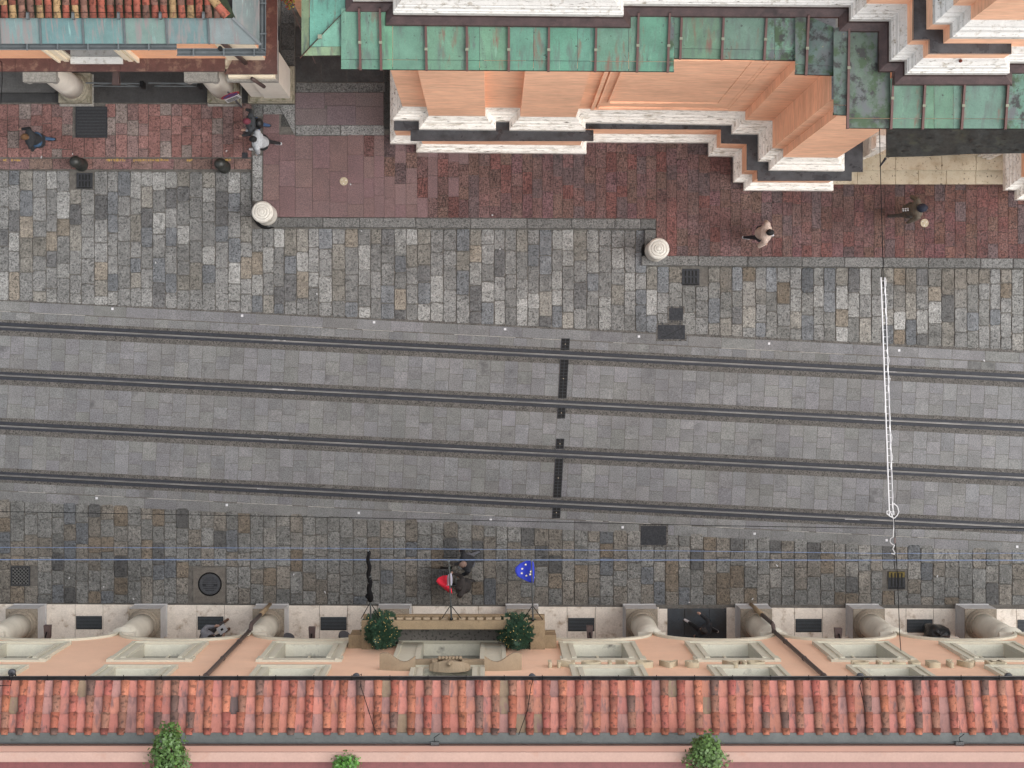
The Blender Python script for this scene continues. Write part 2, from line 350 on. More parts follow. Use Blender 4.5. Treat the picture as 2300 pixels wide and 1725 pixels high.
def surface(name, poly_px, z, m, label, cat):
    mb = MB(); pts = [((u-UC)/PXM, (VC-v)/PXM) for u, v in poly_px]
    mb.prism(pts, z-.05, z)
    return tag(mb.build(name, m), label, cat, kind='structure')

# ---- colours of the setts
def sett_light(u=0):
    k = R.random()
    if u > 1480 and R.random() < .55: return sett_dark()
    if k < .44: c = R.uniform(120, 142); base = (c, c, c-2)
    elif k < .60: c = R.uniform(140, 166); base = (c, c, c-3)
    elif k < .74: c = R.uniform(112, 130); base = (c-3, c, c+3)
    elif k < .88: c = R.uniform(120, 146); base = (c+3, c, c-7)
    elif k < .93: c = R.uniform(118, 145); base = (c+8, c, c-12)
    else: c = R.uniform(98, 112); base = (c, c, c)
    return H(*base)
def sett_dark(u=0):
    k = R.random()
    if k < .44: c = R.uniform(110, 130); base = (c, c, c-3)
    elif k < .70: c = R.uniform(108, 128); base = (c+5, c, c-8)
    elif k < .79: c = R.uniform(100, 116); base = (c+10, c, c-13)
    elif k < .90: c = R.uniform(112, 136); base = (c+2, c, c-5)
    elif k < .95: c = R.uniform(82, 96); base = (c, c, c-1)
    else: c = R.uniform(95, 112); base = (c-3, c, c+3)
    return H(*base)

# obstacles set into the setts: (u0, v0, u1, v1)
DRAINS_UP = [(170, 388, 209, 425), (1530, 603, 1573, 642), (1501, 690, 1536, 722), (1475, 727, 1541, 764)]
DRAINS_LOW = [(24, 1271, 68, 1316), (432, 1272, 507, 1356), (1437, 1179, 1499, 1226), (1990, 1279, 2038, 1327)]

def setts(pv, vtop, vbot, holes, col, wmin, wmax, lmin, lmax):
    u = -60.0
    while u < 2370:
        w = R.uniform(wmin, wmax); uc = u+w/2
        spans = [(vtop(uc), vbot(uc))]
        for (a, b, c, d) in holes:
            if min(c, u+w)-max(a, u) > .3*w:
                ns = []
                for (s0, s1) in spans:
                    if d <= s0 or b >= s1: ns.append((s0, s1)); continue
                    if b-s0 > 6: ns.append((s0, b))
                    if s1-d > 6: ns.append((d, s1))
                spans = ns
        for (s0, s1) in spans:
            v = s0; lean = -.02*R.random()
            while v < s1-2:
                L = R.uniform(lmin, lmax)
                if s1-(v+L) < lmin*.62: L = s1-v
                pv.add(outline(u, v, u+w, v+L, .55, .8, 2.4), -.05, R.uniform(-.003, .012), col(u), .012)
                v += L
        u += w

# ---- upper carriageway
def up_top(u): return 383+.006*u if u < 566 else (513 + .004*(u-566) if u < 1449 else 598+.007*(u-1449))
def up_bot(u): return 674+.0496*u
poly = [(-80, 300), (2400, 300), (2400, 793), (-80, 670)]
root = surface('road', poly, -.02, m_mortar, 'carriageway of pale mixed granite setts between church pavement and tram line', 'road')
pv = Paving(root, 'sett', m_cobble); setts(pv, up_top, up_bot, DRAINS_UP, sett_light, 23, 30.5, 32, 62); pv.finish()
# ---- lower carriageway
def low_top(u): return 1120+.0498*u
def low_bot(u): return 1355+.0048*u
poly = [(-80, 1116), (2400, 1240), (2400, 1370), (-80, 1356)]
root = surface('road', poly, -.02, m_mortar, 'carriageway of dark brownish granite setts along the hotel front', 'road')
pv = Paving(root, 'sett', m_cobble); setts(pv, low_top, low_bot, DRAINS_LOW, sett_dark, 25, 32, 30, 52); pv.finish()

# ---- tramway: concrete bed, lanes of slabs, border rows
poly = [((-90), 668+TS*-90), (2400, 668+TS*2400), (2400, 1124+TS*2400), (-90, 1124+TS*-90)]
bed = surface('tram_bed', poly, -.004, m_concrete, 'grey granular concrete bed around the four sunken tram rails', 'tram bed')
def slab_tint(d=0):
    c = R.uniform(126, 140)+d; return H(c, c+R.uniform(-1, 1), c+R.uniform(-2, 3))
lane_labels = ['pale granite slabs between the first and second tram rails below the church',
               'pale granite slabs in the middle strip between the two tram tracks',
               'pale granite slabs between the third and fourth tram rails']
for i in range(3):
    t0, t1 = RAILS[i]+20, RAILS[i+1]-17
    mb = MB(); a, b, c, d = T(-90, t0), T(2400, t0), T(2400, t1), T(-90, t1); mb.prism([a, b, c, d], -.02, .001)
    lane = tag(mb.build('slab_strip', m_mortar), lane_labels[i], 'paving', 'slab strips of the tramway', 'structure')
    pv = Paving(lane, 'slab', m_slab, 260); u = -60; k = 0
    while u < 2370:
        w = 30.8; h = t1-t0
        cuts = [0, .31+jit(.03), .68+jit(.03), 1] if k % 2 else [0, .52+jit(.05), 1]
        if R.random() < .06: cuts = [0, .4, 1]
        for a, b in zip(cuts[:-1], cuts[1:]):
            pv.add(outline(u, t0+a*h, u+w, t0+b*h, .34, .18, .9, T), -.02, .006+R.uniform(-.001, .002), slab_tint(), .004)
        u += w; k += 1
    pv.finish()
for side, (ra, sg) in enumerate(((RAILS[0], -1), (RAILS[3], 1))):
    lab = ('double border row of granite slabs on the church side of the tramway', 'double border row of granite slabs on the hotel side of the tramway')[side]
    ta, tb = sorted((ra+sg*15, ra+sg*57))
    mb = MB(); mb.prism([T(-90, ta), T(2400, ta), T(2400, tb), T(-90, tb)], -.02, .001)
    o = tag(mb.build('border_strip', m_mortar), lab, 'paving', 'slab strips of the tramway', 'structure')
    pv = Paving(o, 'slab', m_slab, 300)
    for (n0, n1, w0) in ((15, 33, 31), (34.5, 57, 74)):
        a, b = sorted((ra+sg*n0, ra+sg*n1)); u = -60+jit(10)
        while u < 2370:
            w = w0*R.uniform(.96, 1.04); pv.add(outline(u, a, u+w, b, .25, .2, .8, T), -.02, .006, slab_tint(-2), .004); u += w
    pv.finish()
    mb = MB(); u = -60                        # pale mortar showing in the long joint
    while u < 2360:
        L = R.uniform(25, 160)
        if R.random() < .62:
            a, b = sorted((ra+sg*33.2, ra+sg*34.2)); mb.prism([T(u, a), T(u+L, a), T(u+L, b), T(u, b)], .0, .0085)
        u += L+R.uniform(5, 60)
    j = mb.build('joint_mortar', mat('pale_joint%d' % side, H(196, 194, 188), .8, .3, 12), o); j['kind'] = 'stuff'

# ---- rails
names = ['first tram rail below the church pavement, dark rubber edges and thin steel line',
         'second tram rail from the church, completing the upper track', 'third tram rail from the church, upper rail of the lower track',
         'fourth tram rail, the one nearest the hotel setts']
for i, r in enumerate(RAILS):
    root = thing('tram_rail', (*T(1150, r), 0), names[i], 'rail', 'tram rails')
    def strip(name, t0, t1, z0, z1, m, n=60):
        mb = MB(); us = [-90+2490*k/n for k in range(n+1)]
        for k in range(n):
            mb.prism([T(us[k], t0), T(us[k+1], t0), T(us[k+1], t1), T(us[k], t1)], z0, z1)
        me = MB(); a = [T(u, t0) for u in us]; b = [T(u, t1) for u in us]
        vs = [(x, y, z1) for x, y in a]+[(x, y, z1) for x, y in b]+[(x, y, z0) for x, y in a]+[(x, y, z0) for x, y in b]; N = n+1
        fs = []
        for k in range(n):
            fs += [(k, N+k, N+k+1, k+1), (k, k+1, 2*N+k+1, 2*N+k), (N+k, 3*N+k, 3*N+k+1, N+k+1)]
        me.add(vs, fs); return me.build(name, m, root)
    sg = 1 if i in (0, 2) else -1
    strip('rubber_strip', r-9.0, r-2.8, -.02, .010, m_rubber); strip('rubber_strip', r+2.8, r+8.6, -.02, .010, m_rubber)
    strip('groove', r-2.8, r+2.8, -.02, .003, m_groove)
    strip('rail_head', r+sg*.2-.8, r+sg*.2+.8, -.02, .012, m_rail); strip('keeper_rail', r+sg*2.2-.4, r+sg*2.2+.4, -.02, .010, m_rail)
    mbw = MB(); 
# ---- white worn chalk dashes on the rails
mb = MB()
for (u, t, L) in ((650, RAILS[0]-.5, 22), (665, RAILS[0]-.4, 14), (655, RAILS[1]-1, 26), (690, RAILS[1]-.8, 16), (635, RAILS[2], 36), (675, RAILS[2]+.3, 22), (632, RAILS[3], 26), (2022, RAILS[0]+.2, 30), (1980, RAILS[1], 60), (1972, RAILS[2]+.6, 30), (1952, RAILS[3]+1, 24), (1975, RAILS[3]+1, 10)):
    mb.prism([T(u, t-.7), T(u+L, t-.5), T(u+L, t+.6), T(u, t+.7)], .0, .0165)
tag(mb.build('paint_dashes', m_dash), 'short worn white paint dashes on the tram rails', 'paint', kind='stuff')

# ---- white studs
def ordinal(i): return ('first', 'second', 'third', 'fourth', 'fifth', 'sixth', 'seventh', 'eighth', 'ninth')[i]
def stud(u, v, lab):
    mb = MB(); x, y = G(u), GY(v); h = .034
    mb.prism([(x-h, y-h), (x+h, y-h), (x+h, y+h), (x-h, y+h)], .0, .018, bevel=.006)
    tag(mb.build('road_stud', m_stud), lab, 'road stud', 'white studs lining the tramway')
K = 2300/2212
for i, (a, b) in enumerate(((243, 667), (523, 682), (808, 696), (1091, 711), (1380, 727), (1661, 742), (1942, 757))):
    stud(a*K, b*K, f'{ordinal(i)} small white square stud from the left, row on the church side')
for i, (a, b) in enumerate(((209, 1076), (490, 1091), (775, 1108), (1060, 1123), (1345, 1139), (1630, 1153), (1915, 1167), (2197, 1181))):
    stud(a*K, b*K, f'{ordinal(i)} small white square stud from the left, row on the hotel side')

# ---- slot drains crossing the tracks
segs = [(1260, 1279.6, 760, 786, 'topmost short piece'), (1256, 1275, 807, 894, 'upper long piece'), (1252, 1270, 915, 940, 'short piece above the middle'),
        (1248.5, 1267, 985, 1008.5, 'short piece below the middle'), (1244.5, 1263, 1030, 1117, 'lower long piece'), (1240.5, 1259, 1139, 1164, 'lowest short piece')]
for (u0, u1, v0, v1, lab) in segs:
    uc = (u0+u1)/2; root = thing('slot_drain', P(uc, (v0+v1)/2), f'black slotted drain grate across the rails, {lab}', 'drain grate', 'slot drains across the tram tracks')
    sh = -.05
    def Q(a, b): return ((uc+a+(b-(v0+v1)/2)*-.055-UC)/PXM, (VC-b)/PXM)
    w = (u1-u0)/2
    MB().prism([Q(-w, v0), Q(w, v0), Q(w, v1), Q(-w, v1)], -.02, .0105).build('channel', m_dark_gap, root)
    for a, b in ((-w, -w+1.6), (-.8, .8), (w-1.6, w)):
        MB().prism([Q(a, v0), Q(b, v0), Q(b, v1), Q(a, v1)], .0, .018).build('rail_bar', m_iron, root)
    v = v0
    while v < v1-.5:
        MB().prism([Q(-w+1.6, v), Q(w-1.6, v), Q(w-1.6, v+1.4), Q(-w+1.6, v+1.4)], .0, .0165).build('cross_bar', m_iron, root); v += 7.2
    MB().prism([Q(-.9, (v0+v1)/2-.9), Q(.9, (v0+v1)/2-.9), Q(.9, (v0+v1)/2+.9), Q(-.9, (v0+v1)/2+.9)], .01, .022).build('bolt', m_brass, root)

# ---- gully grates and covers
def gully(u0, v0, u1, v1, rows, lab, n=4, moss=False):
    root = thing('gully_grate', P((u0+u1)/2, (v0+v1)/2), lab, 'drain grate')
    f = MB(); f.box(G(u0), GY(v1), -.03, G(u1), GY(v0), .012); f.build('frame', m_iron, root)
    W, Hh = u1-u0, v1-v0
    for r_ in range(rows):
        a0 = v0+Hh*(.10+r_*.86/rows); a1 = a0+Hh*(.86/rows-.10)
        for k in range(n):
            c = u0+W*(.2+.6*k/(n-1)); MB().box(G(c-1.7), GY(a1), .0, G(c+1.7), GY(a0), .0155).build('slot', m_dark_gap, root)
    MB().box(G(u0+2), GY(v1-1), .0, G(u1-2), GY(v1-Hh*.10), .017).build('mouth', m_dark_gap, root)
    return root
gully(172, 388.5, 208, 424, 2, 'dark iron gully grate with two rows of slots beside the domed bollard')
gully(1532, 604, 1571, 641, 2, 'dark iron gully grate in the setts just below the church kerb')
g = gully(1995, 1283, 2033, 1323, 1, 'iron gully grate with ochre moss under the hanging light string')
mossb = MB(); mossb.box(G(1996), GY(1297), .0, G(2032), GY(1284), .0145); o = mossb.build('moss', mat('ochre_moss', H(112, 98, 48), .9, .4, 14, .4, 30), g); o['kind'] = 'stuff'
def cover(u0, v0, u1, v1, lab, diag=False):
    root = thing('manhole_cover', P((u0+u1)/2, (v0+v1)/2), lab, 'manhole cover')
    fr = MB(); fr.box(G(u0-4), GY(v1+4), -.03, G(u1+4), GY(v0-4), .008); fr.build('surround', m_concrete, root)
    MB().box(G(u0), GY(v1), .0, G(u1), GY(v0), .014).build('lid', mat('cover_iron', H(64, 66, 70), .7, .2, 10, .35, 26, .5, 30, spec=.15), root)
    for (a, b) in ((u0+W_, v) for v in (v0-2.5, v1+2.5) for W_ in ((u1-u0)*.18, (u1-u0)*.82)):
        MB().box(G(a-2), GY(b+1.5), .0, G(a+2), GY(b-1.5), .012).build('hinge', m_iron, root)
    if diag:
        d = MB(); d.prism([(G(u0+12), GY(v1-4)), (G(u0+13), GY(v1-3.4)), (G(u1-1), GY(v0+4)), (G(u1-1.6), GY(v0+3.2))], .0, .0165); d.build('seam', m_dark_gap, root)
    return root
cover(1503, 692, 1534, 720, 'small square chequered iron cover among the setts')
cover(1477, 730, 1538.5, 762, 'wide dark iron cover split diagonally beside the tramway border', True)
cover(1439, 1181, 1496.5, 1224, 'square chequered iron cover in the lower setts near the tram border')
root = thing('manhole_cover', P(471.5, 1312), 'round iron manhole cover set in a square concrete patch', 'manhole cover')
f = MB(); f.box(G(434), GY(1354), -.03, G(505), GY(1275), .006); f.build('surround', mat('patch_concrete', H(122, 116, 108), .85, .2, 6, .2, 40), root)
MB().lathe([(.345, -.02), (.345, .012), (.31, .012), (.31, .006), (.30, .006)], G(471.5), GY(1312), 28).build('ring', m_black, root)
MB().lathe([(.30, -.02), (.30, .014), (.24, .014), (.235, .010), (.17, .010), (.165, .016), (.02, .016)], G(471.5), GY(1312), 28).build('lid', m_grate, root)
for k in range(-3, 4):
    hw = math.sqrt(.22**2-(k*.06)**2); MB().box(G(471.5)-hw, GY(1312)+k*.06-.01, .01, G(471.5)+hw, GY(1312)+k*.06+.01, .021).build('rib', m_iron, root)
for a in (0, 1):
    x, y = G(471.5)+(-.16 if a else .16), GY(1314); MB().box(x-.05, y-.012, .01, x+.05, y+.012, .02).build('lift_slot', m_dark_gap, root)
root = thing('gully_grate', P(46, 1294), 'square grate of crossed iron bars near the first hotel column', 'drain grate')
MB().box(G(26), GY(1314.5), -.03, G(66.5), GY(1273), .004).build('pit', m_dark_gap, root)
for o_ in range(-32, 33, 8):
    for sg_ in (1, -1):
        x_lo, x_hi = max(-19, -19-o_ if sg_ > 0 else o_-19), min(19, 19-o_ if sg_ > 0 else o_+19)
        if x_hi-x_lo < 4: continue
        (a, b), (c2, d) = ((46+q, 1293.7+sg_*q+(o_ if sg_ > 0 else o_)) for q in (x_lo, x_hi))
        b, d = max(1274.5, min(1313, b)), max(1274.5, min(1313, d))
        MB().prism([(G(a), GY(b-.95)), (G(a), GY(b+.95)), (G(c2), GY(d+.95)), (G(c2), GY(d-.95))], .0, .012+.002*sg_).build('bar', m_grate_pale, root)
for (a0, b0, a1, b1) in ((25, 1272, 67.5, 1274.5), (25, 1313, 67.5, 1315.5), (25, 1274.5, 27.5, 1313), (65, 1274.5, 67.5, 1313)):
    MB().box(G(a0), GY(b1), -.02, G(a1), GY(b0), .016).build('rim', m_iron, root)
root = thing('grating', P(206, 274), 'large square black barred grating in the red porphyry pavement', 'grating')
MB().box(G(172), GY(308.5), .0, G(241), GY(240.5), .054).build('pit', m_dark_gap, root)
for k in range(20):
    v = 243+k*3.3; MB().box(G(174), GY(v+1.7), .03, G(239), GY(v), .066).build('bar', m_grate, root)
for (a0, b0, a1, b1) in ((171, 240, 242, 243), (171, 306.5, 242, 309.5), (171, 243, 174, 306.5), (239, 243, 242, 306.5)):
    MB().box(G(a0), GY(b1), .0, G(a1), GY(b0), .07).build('rim', m_iron, root)

# ---- pavement by the arcade: red porphyry slabs
poly = [(-90, 150), (566, 150), (566, 383), (-90, 379)]
root = surface('pavement', poly, .03, m_mortar, 'red porphyry slab pavement in front of the arcade', 'pavement')
pv = Paving(root, 'slab', m_porphyry, 300)
def por():
    k = R.random()
    if k < .6: c = R.uniform(128, 148); b = (c+6, c-32, c-38)
    elif k < .86: c = R.uniform(128, 146); b = (c, c-26, c-30)
    else: c = R.uniform(134, 152); b = (c+2, c-12, c-18)
    return H(*b)
u = -60
while u < 560:
    w = R.uniform(21, 27) if u+27 < 560 else 566-u
    spans = [(234+jit(1), 354)]
    if min(242, u+w)-max(171, u) > .3*w: spans = [(309.5, 354)]
    for (v, vend) in spans:
        while v < vend-1:
            L = R.uniform(24, 46)
            if vend-(v+L) < 18: L = vend-v
            pv.add(outline(u, v, u+w, v+L, .45, .35, .8), .0, .05+R.uniform(-.003, .004), por(), .006)
            v += L
    u += w
u = -60
while u < 560:
    w = R.uniform(38, 52) if u+60 < 566 else 566-u
    pv.add(outline(u, 356.5, u+w, 381, .4, .3, .8), .0, .052, H(134+jit(5), 106+jit(4), 100+jit(4)), .012); u += w
pv.finish()
mb = MB()
for (a, b) in ((8, 16), (26, 45), (240, 282), (300, 352), (354, 380), (420, 432), (506, 516)):
    u = a
    while u < b:
        w = R.uniform(2, 6); h0, h1 = 358+jit(.8), 362.5+jit(1); mb.prism(outline(u, h0, u+w, h1, 0, .5, .8), .05, .0565); u += w+R.uniform(0, 2.4)
o = mb.build('yellow_marking', m_yellow, root); o['kind'] = 'stuff'

# ---- church forecourt pavement
FZ = .10
poly = [(566, 140), (2400, 140), (2400, 584), (1472, 576), (1472, 493), (590, 488), (566, 452)]
root = surface('pavement', poly, FZ-.02, m_mortar, 'dark red paved forecourt along the church foot', 'pavement')
ks = Paving(root, 'kerb_stone', m_kerb, 200)
def kt(d=0): c = R.uniform(104, 126)+d; return H(c, c, c-2)
def row(u0, u1, va, vb, Lmin, Lmax, slope=.004, d=0):
    u = u0
    while u < u1-1:
        L = R.uniform(Lmin, Lmax)
        if u1-(u+L) < Lmin*.5: L = u1-u
        o_ = slope*(u-u0); ks.add(outline(u, va+o_, u+L, vb+o_, .35, .3, .8), -.05, FZ+.012, kt(d), .015); u += L
row(600, 1472, 489, 511, 55, 130, .0045)
row(1447, 1472, 516, 574, 26, 30); 
row(1440, 2370, 575, 597, 70, 130, .0075)
for (a, b, c, d) in ((568, 350, 590, 400), (568, 400, 590, 452)): ks.add(outline(a, b, c, d, .3, .2, .5), -.05, FZ+.012, kt(34), .01)
ks.add([(G(a), GY(b)) for a, b in ((571, 235), (591, 235), (591, 262), (571, 262))], 0, FZ+.01, kt(-8), .01)
ks.add([(G(a), GY(b)) for a, b in ((592, 236), (624, 236), (637, 258), (592, 258))], 0, FZ+.01, kt(22), .01)
ks.add([(G(a), GY(b)) for a, b in ((625, 236), (663, 236), (663, 305), (638, 258))], 0, FZ+.012, kt(24), .01)
row(664, 864, 282, 305, 90, 110, 0, 22); row(664, 866, 187, 208.5, 180, 220, 0, -6)
ks.finish()
sm = Paving(root, 'smooth_slab', m_smooth, 150); scd = Paving(root, 'scored_slab', m_scored, 300)
def red_s(): c = R.uniform(126, 133); return H(c, c-27+jit(2), c-28+jit(2))
def red_g(u):
    k = R.random(); wet = max(0, min(1, (u-1700)/400))
    c = R.uniform(117, 130)-8*wet
    if k < .15: return H(c-14, c-34, c-34)
    if k < .26: return H(c+2, c-40, c-45)
    return H(c-2, c-32+jit(4)-6*wet, c-36+jit(4)-8*wet)
def fore_top(u):
    if u < 592: return 262
    if u < 637: return 258
    if u < 664: return 305
    return 305
u = 592.0; k = 0
while u < 2370:
    zone = u < 800
    w = R.uniform(34, 40) if zone and u > 660 else (23+jit(2) if not zone else 36)
    v = fore_top(u+w/2) + jit(2)
    vend = 488+.0045*max(0, u-600) if u+w/2 < 1473 else 575+.0075*(u-1440)
    if 1472-u < w*.6 and u < 1472: w = 1472-u
    while v < vend-2:
        smooth = zone or (u < 1040 and R.random() < (1060-u)/260)
        L = R.uniform(42, 80) if zone else R.uniform(26, 52)
        if vend-(v+L) < 20: L = vend-v
        (sm if smooth else scd).add(outline(u, v, u+w, v+L, .22 if smooth else .3, .15, .6), .0, FZ+R.uniform(-.002, .002), red_s() if smooth else red_g(u), .003)
        v += L
    u += w; k += 1
for (a, b, c, d) in ((664, 209, 730, 245), (730, 209, 800, 238), (800, 209, 862, 240), (664, 245, 735, 282), (735, 238, 800, 282), (800, 240, 862, 282)):
    sm.add(outline(a, b, c, d, .2, .1, .4), 0, FZ+.002, H(124+jit(2), 108+jit(2), 108+jit(2)), .003)
sm.finish(); scd.finish()
# ---- alley
poly = [(560, -260), (905, -260), (905, 187), (640, 187), (640, 232), (560, 232)]
root = surface('alley_floor', poly, .06, m_mortar, 'wet stone floor of the alley between arcade and church, its shade painted dark', 'alley')
pv = Paving(root, 'slab', m_dark_floor, 60)
for (a, b, c, d) in ((664, 128, 722, 186), (722, 128, 780, 186), (780, 128, 862, 186), (664, 60, 730, 127), (730, 60, 800, 127), (800, 60, 862, 127)):
    pv.add(outline(a, b, c, d, .4, .2, .6), 0, .085, H(60, 60, 60), .006)
pv.finish()
mb = MB()
v = -120
while v < 230:
    MB().prism(outline(632, v, 662, v+58, .4, .2, .6), .0, .088, bevel=.006, tint=kt(-30)).build('edge_slab', m_kerb, root); v += 58
MB().prism(outline(863, 120, 879, 291, .2, .1, .3), .0, FZ+.006, tint=kt(-46)).build('edge_slab', m_kerb, root)

# ---- brass discs, small iron lid
for (u, v, lab) in ((773, 408, 'round pale brass disc set in the smooth red paving'), (2074.6, 501.6, 'round brass disc beside the walker in the olive coat')):
    root = thing('floor_disc', P(u, v, FZ), lab, 'floor disc', 'brass discs in the forecourt')
    x, y = G(u), GY(v)
    MB().lathe([(.118, FZ-.02), (.118, FZ+.010), (.112, FZ+.014), (.088, FZ+.014), (.086, FZ+.009), (.02, FZ+.009)], x, y, 28).build('rim', m_brass, root)
    MB().lathe([(.05, FZ), (.05, FZ+.016), (.03, FZ+.019)], x, y, 16).build('boss', m_brass, root)
    for k in range(3):
        a = k*2.1+.4; MB().box(x+.065*math.cos(a)-.012, y+.065*math.sin(a)-.012, FZ, x+.065*math.cos(a)+.012, y+.065*math.sin(a)+.012, FZ+.015).build('lug', m_white_stone, root)
mb = MB(); mb.box(G(544), GY(356), .03, G(557), GY(343), .06); tag(mb.build('iron_lid', m_iron), 'tiny square iron lid at the end of the porphyry slabs', 'manhole cover')
mb = MB()
for (u, v) in ((812, 519), (1123, 560), (712, 660), (1106, 484), (350, 590), (156, 1298), (233, 1318), (1745, 1270), (2210, 810), (95, 354), (165, 347), (730, 1330), (1548, 1353), (1340, 1363), (300, 1345), (660, 1290), (1690, 1345), (2105, 1294), (1200, 1297), (788, 415), (510, 340)):
    a = R.uniform(0, 3); s = R.uniform(1.5, 3.4); c_, s_ = math.cos(a), math.sin(a); z = FZ+.02 if v < 500 else .03
    mb.prism([(G(u+dx*c_-dy*s_), GY(v+dx*s_+dy*c_)) for dx, dy in ((-s, -1.1), (s, -1.3), (s*.8, 1.2), (-s*.9, 1))], z-.006, z)
tag(mb.build('litter', m_litter), 'scattered scraps of white paper litter on the paving', 'litter', kind='stuff')

# ---- bollards
def dark_bollard(u, v, lab):
    b = P(u, v, 1.0); root = thing('bollard', (b.x, b.y, .05), lab, 'bollard', 'dark domed bollards at the arcade kerb')
    MB().lathe([(.19, .04), (.19, .16), (.15, .2), (.14, .75), (.165, .78), (.165, .82)], b.x, b.y, 20).build('post', m_bollard, root, True)
    MB().lathe([(.165, .82), (.17, .86), (.165, .92), (.145, .98), (.11, 1.03), (.065, 1.06), (.02, 1.07)], b.x, b.y, 20).build('dome', m_bollard, root, True)
dark_bollard(167, 362, 'dark domed iron bollard beside the slotted gully grate')
dark_bollard(493, 367, 'dark domed iron bollard near the end of the porphyry kerb')
def stone_bollard(u, v, lab):
    b = P(u, v, 1.25); root = thing('stone_bollard', (b.x, b.y, 0), lab, 'bollard', 'pale turned stone bollards')
    MB().lathe([(.40, -.02), (.40, .03), (.36, .05)], b.x, b.y, 28).build('base_shadow', m_black, root)  # black ring painting the shadow round the bollard foot
    MB().lathe([(.31, .03), (.30, .25), (.285, .3), (.27, .98), (.30, 1.02), (.31, 1.08), (.30, 1.13), (.285, 1.15)], b.x, b.y, 32).build('shaft', m_bollard_stone, root, True)
    MB().lathe([(.285, 1.15), (.27, 1.18), (.235, 1.19), (.232, 1.172), (.212, 1.172), (.20, 1.21), (.155, 1.225), (.152, 1.20), (.132, 1.20), (.12, 1.24), (.085, 1.25), (.083, 1.228), (.070, 1.228), (.06, 1.26), (.02, 1.27)], b.x, b.y, 32).build('ringed_cap', m_bollard_stone, root)
stone_bollard(588, 475, 'pale round stone bollard with ringed top at the forecourt corner, near two walkers')
stone_bollard(1480, 558, 'pale round stone bollard with ringed top where the kerb steps down')

# ================================================================== CHURCH
church = thing('church', P(1300, 300), 'orange brick church wall with white stone mouldings and green copper eaves', 'church')
def line(pts, z): return [tuple(P(u, v, z)[:2]) for u, v in pts]
LB = line([(877.5, 150), (877.5, 325), (936, 325.5), (936, 344), (1316, 347.5), (1316, 321.5), (1589, 323), (1589, 352.5), (1645, 354), (1645, 411), (1668, 411.5), (1668, 429.5), (1867, 430.5), (1867, 330)], 0)
LB2 = line([(2255, 320), (2255, 417), (2278, 417.5), (2278, 436), (2420, 437)], 0)
base_prof = [(0, .05), (0, .34), (-.03, .37), (-.03, .42), (-.065, .45), (-.10, .47), (-.10, .52), (-.14, .57), (-.18, .60), (-.19, .63)]
for L_ in (LB, LB2):
    MB().sweep(L_, base_prof).build('base_moulding', m_white_wall_stone, church)
    MB().sweep(L_, [(-.19, .62), (-.19, 1.67)]).build('plinth_wall', m_church, church)
    inner = offset_line(L_, -.185)
    far = [(inner[-1][0], GY(60)), (inner[0][0], GY(60))]
    MB().prism(inner+far, 1.64, 1.70).build('ledge', m_lead, church)
a = P(922, 292, 1.72); b = P(1333, 316.5, 1.72)
MB().box(a.x, b.y, 1.66, b.x, a.y, 1.735).build('ledge_cap', m_lead, church)
a = P(1702, 386, 1.72); b = P(1913, 406, 1.72); MB().box(a.x, b.y, 1.66, b.x, a.y, 1.735).build('ledge_cap', m_lead, church)
a = P(1880, 300, 1.72); b = P(1938, 386, 1.72); MB().box(a.x, b.y, 1.66, b.x, a.y, 1.73).build('ledge_cap', m_lead, church)
W = line([(904, 60), (904, 239), (963, 240), (963, 260), (1090, 261), (1090, 241.5), (1168.5, 242), (1168.5, 262), (1293.5, 263), (1293.5, 244), (1674, 250), (1674, 270), (1735, 271), (1735, 333), (1759, 334), (1759, 353), (1881, 354.5), (1881, 250)], 2.5)
W2 = line([(2294, 300), (2294, 398), (2320, 398.5), (2320, 420), (2440, 421)], 2.5)
up_prof = [(.29, 1.71), (.29, 1.98), (.26, 2.01), (.26, 2.04), (.215, 2.08), (.215, 2.13), (.17, 2.16), (.14, 2.24), (.09, 2.28), (.09, 2.33), (.05, 2.40), (.015, 2.46), (0, 2.5)]
for L_ in (W, W2):
    MB().sweep(L_, up_prof).build('attic_moulding', m_white_wall_stone, church)
    MB().sweep(L_, [(0, 2.49), (0, 11.45)]).build('wall', m_church, church)
# recessed panel frames on the broad bay
yw = P(1480, 247, 2.5).y
def frame(x0, x1, z0, z1, w, d, name):
    for (a, b, c, e) in ((x0, x0+w, z0, z1), (x1-w, x1, z0, z1), (x0+w, x1-w, z0, z0+w), (x0+w, x1-w, z1-w, z1)):
        MB().box(a, yw-.02-d, c, b, yw+.02, e).build(name, m_church, church)
frame(G(1315), G(1616), 2.75, 10.9, .10, .02, 'panel_frame'); frame(G(1315)+.15, G(1616)-.15, 2.95, 10.8, .05, .014, 'panel_frame')
frame(G(1346), G(1579), 3.9, 10.6, .05, .016, 'panel_frame')
# back walls keeping the passage dark
MB().box(P(676, 0, 0).x, GY(20), 0, P(904, 0, 2.5).x, GY(40), 11.3).build('passage_wall', m_church, church)

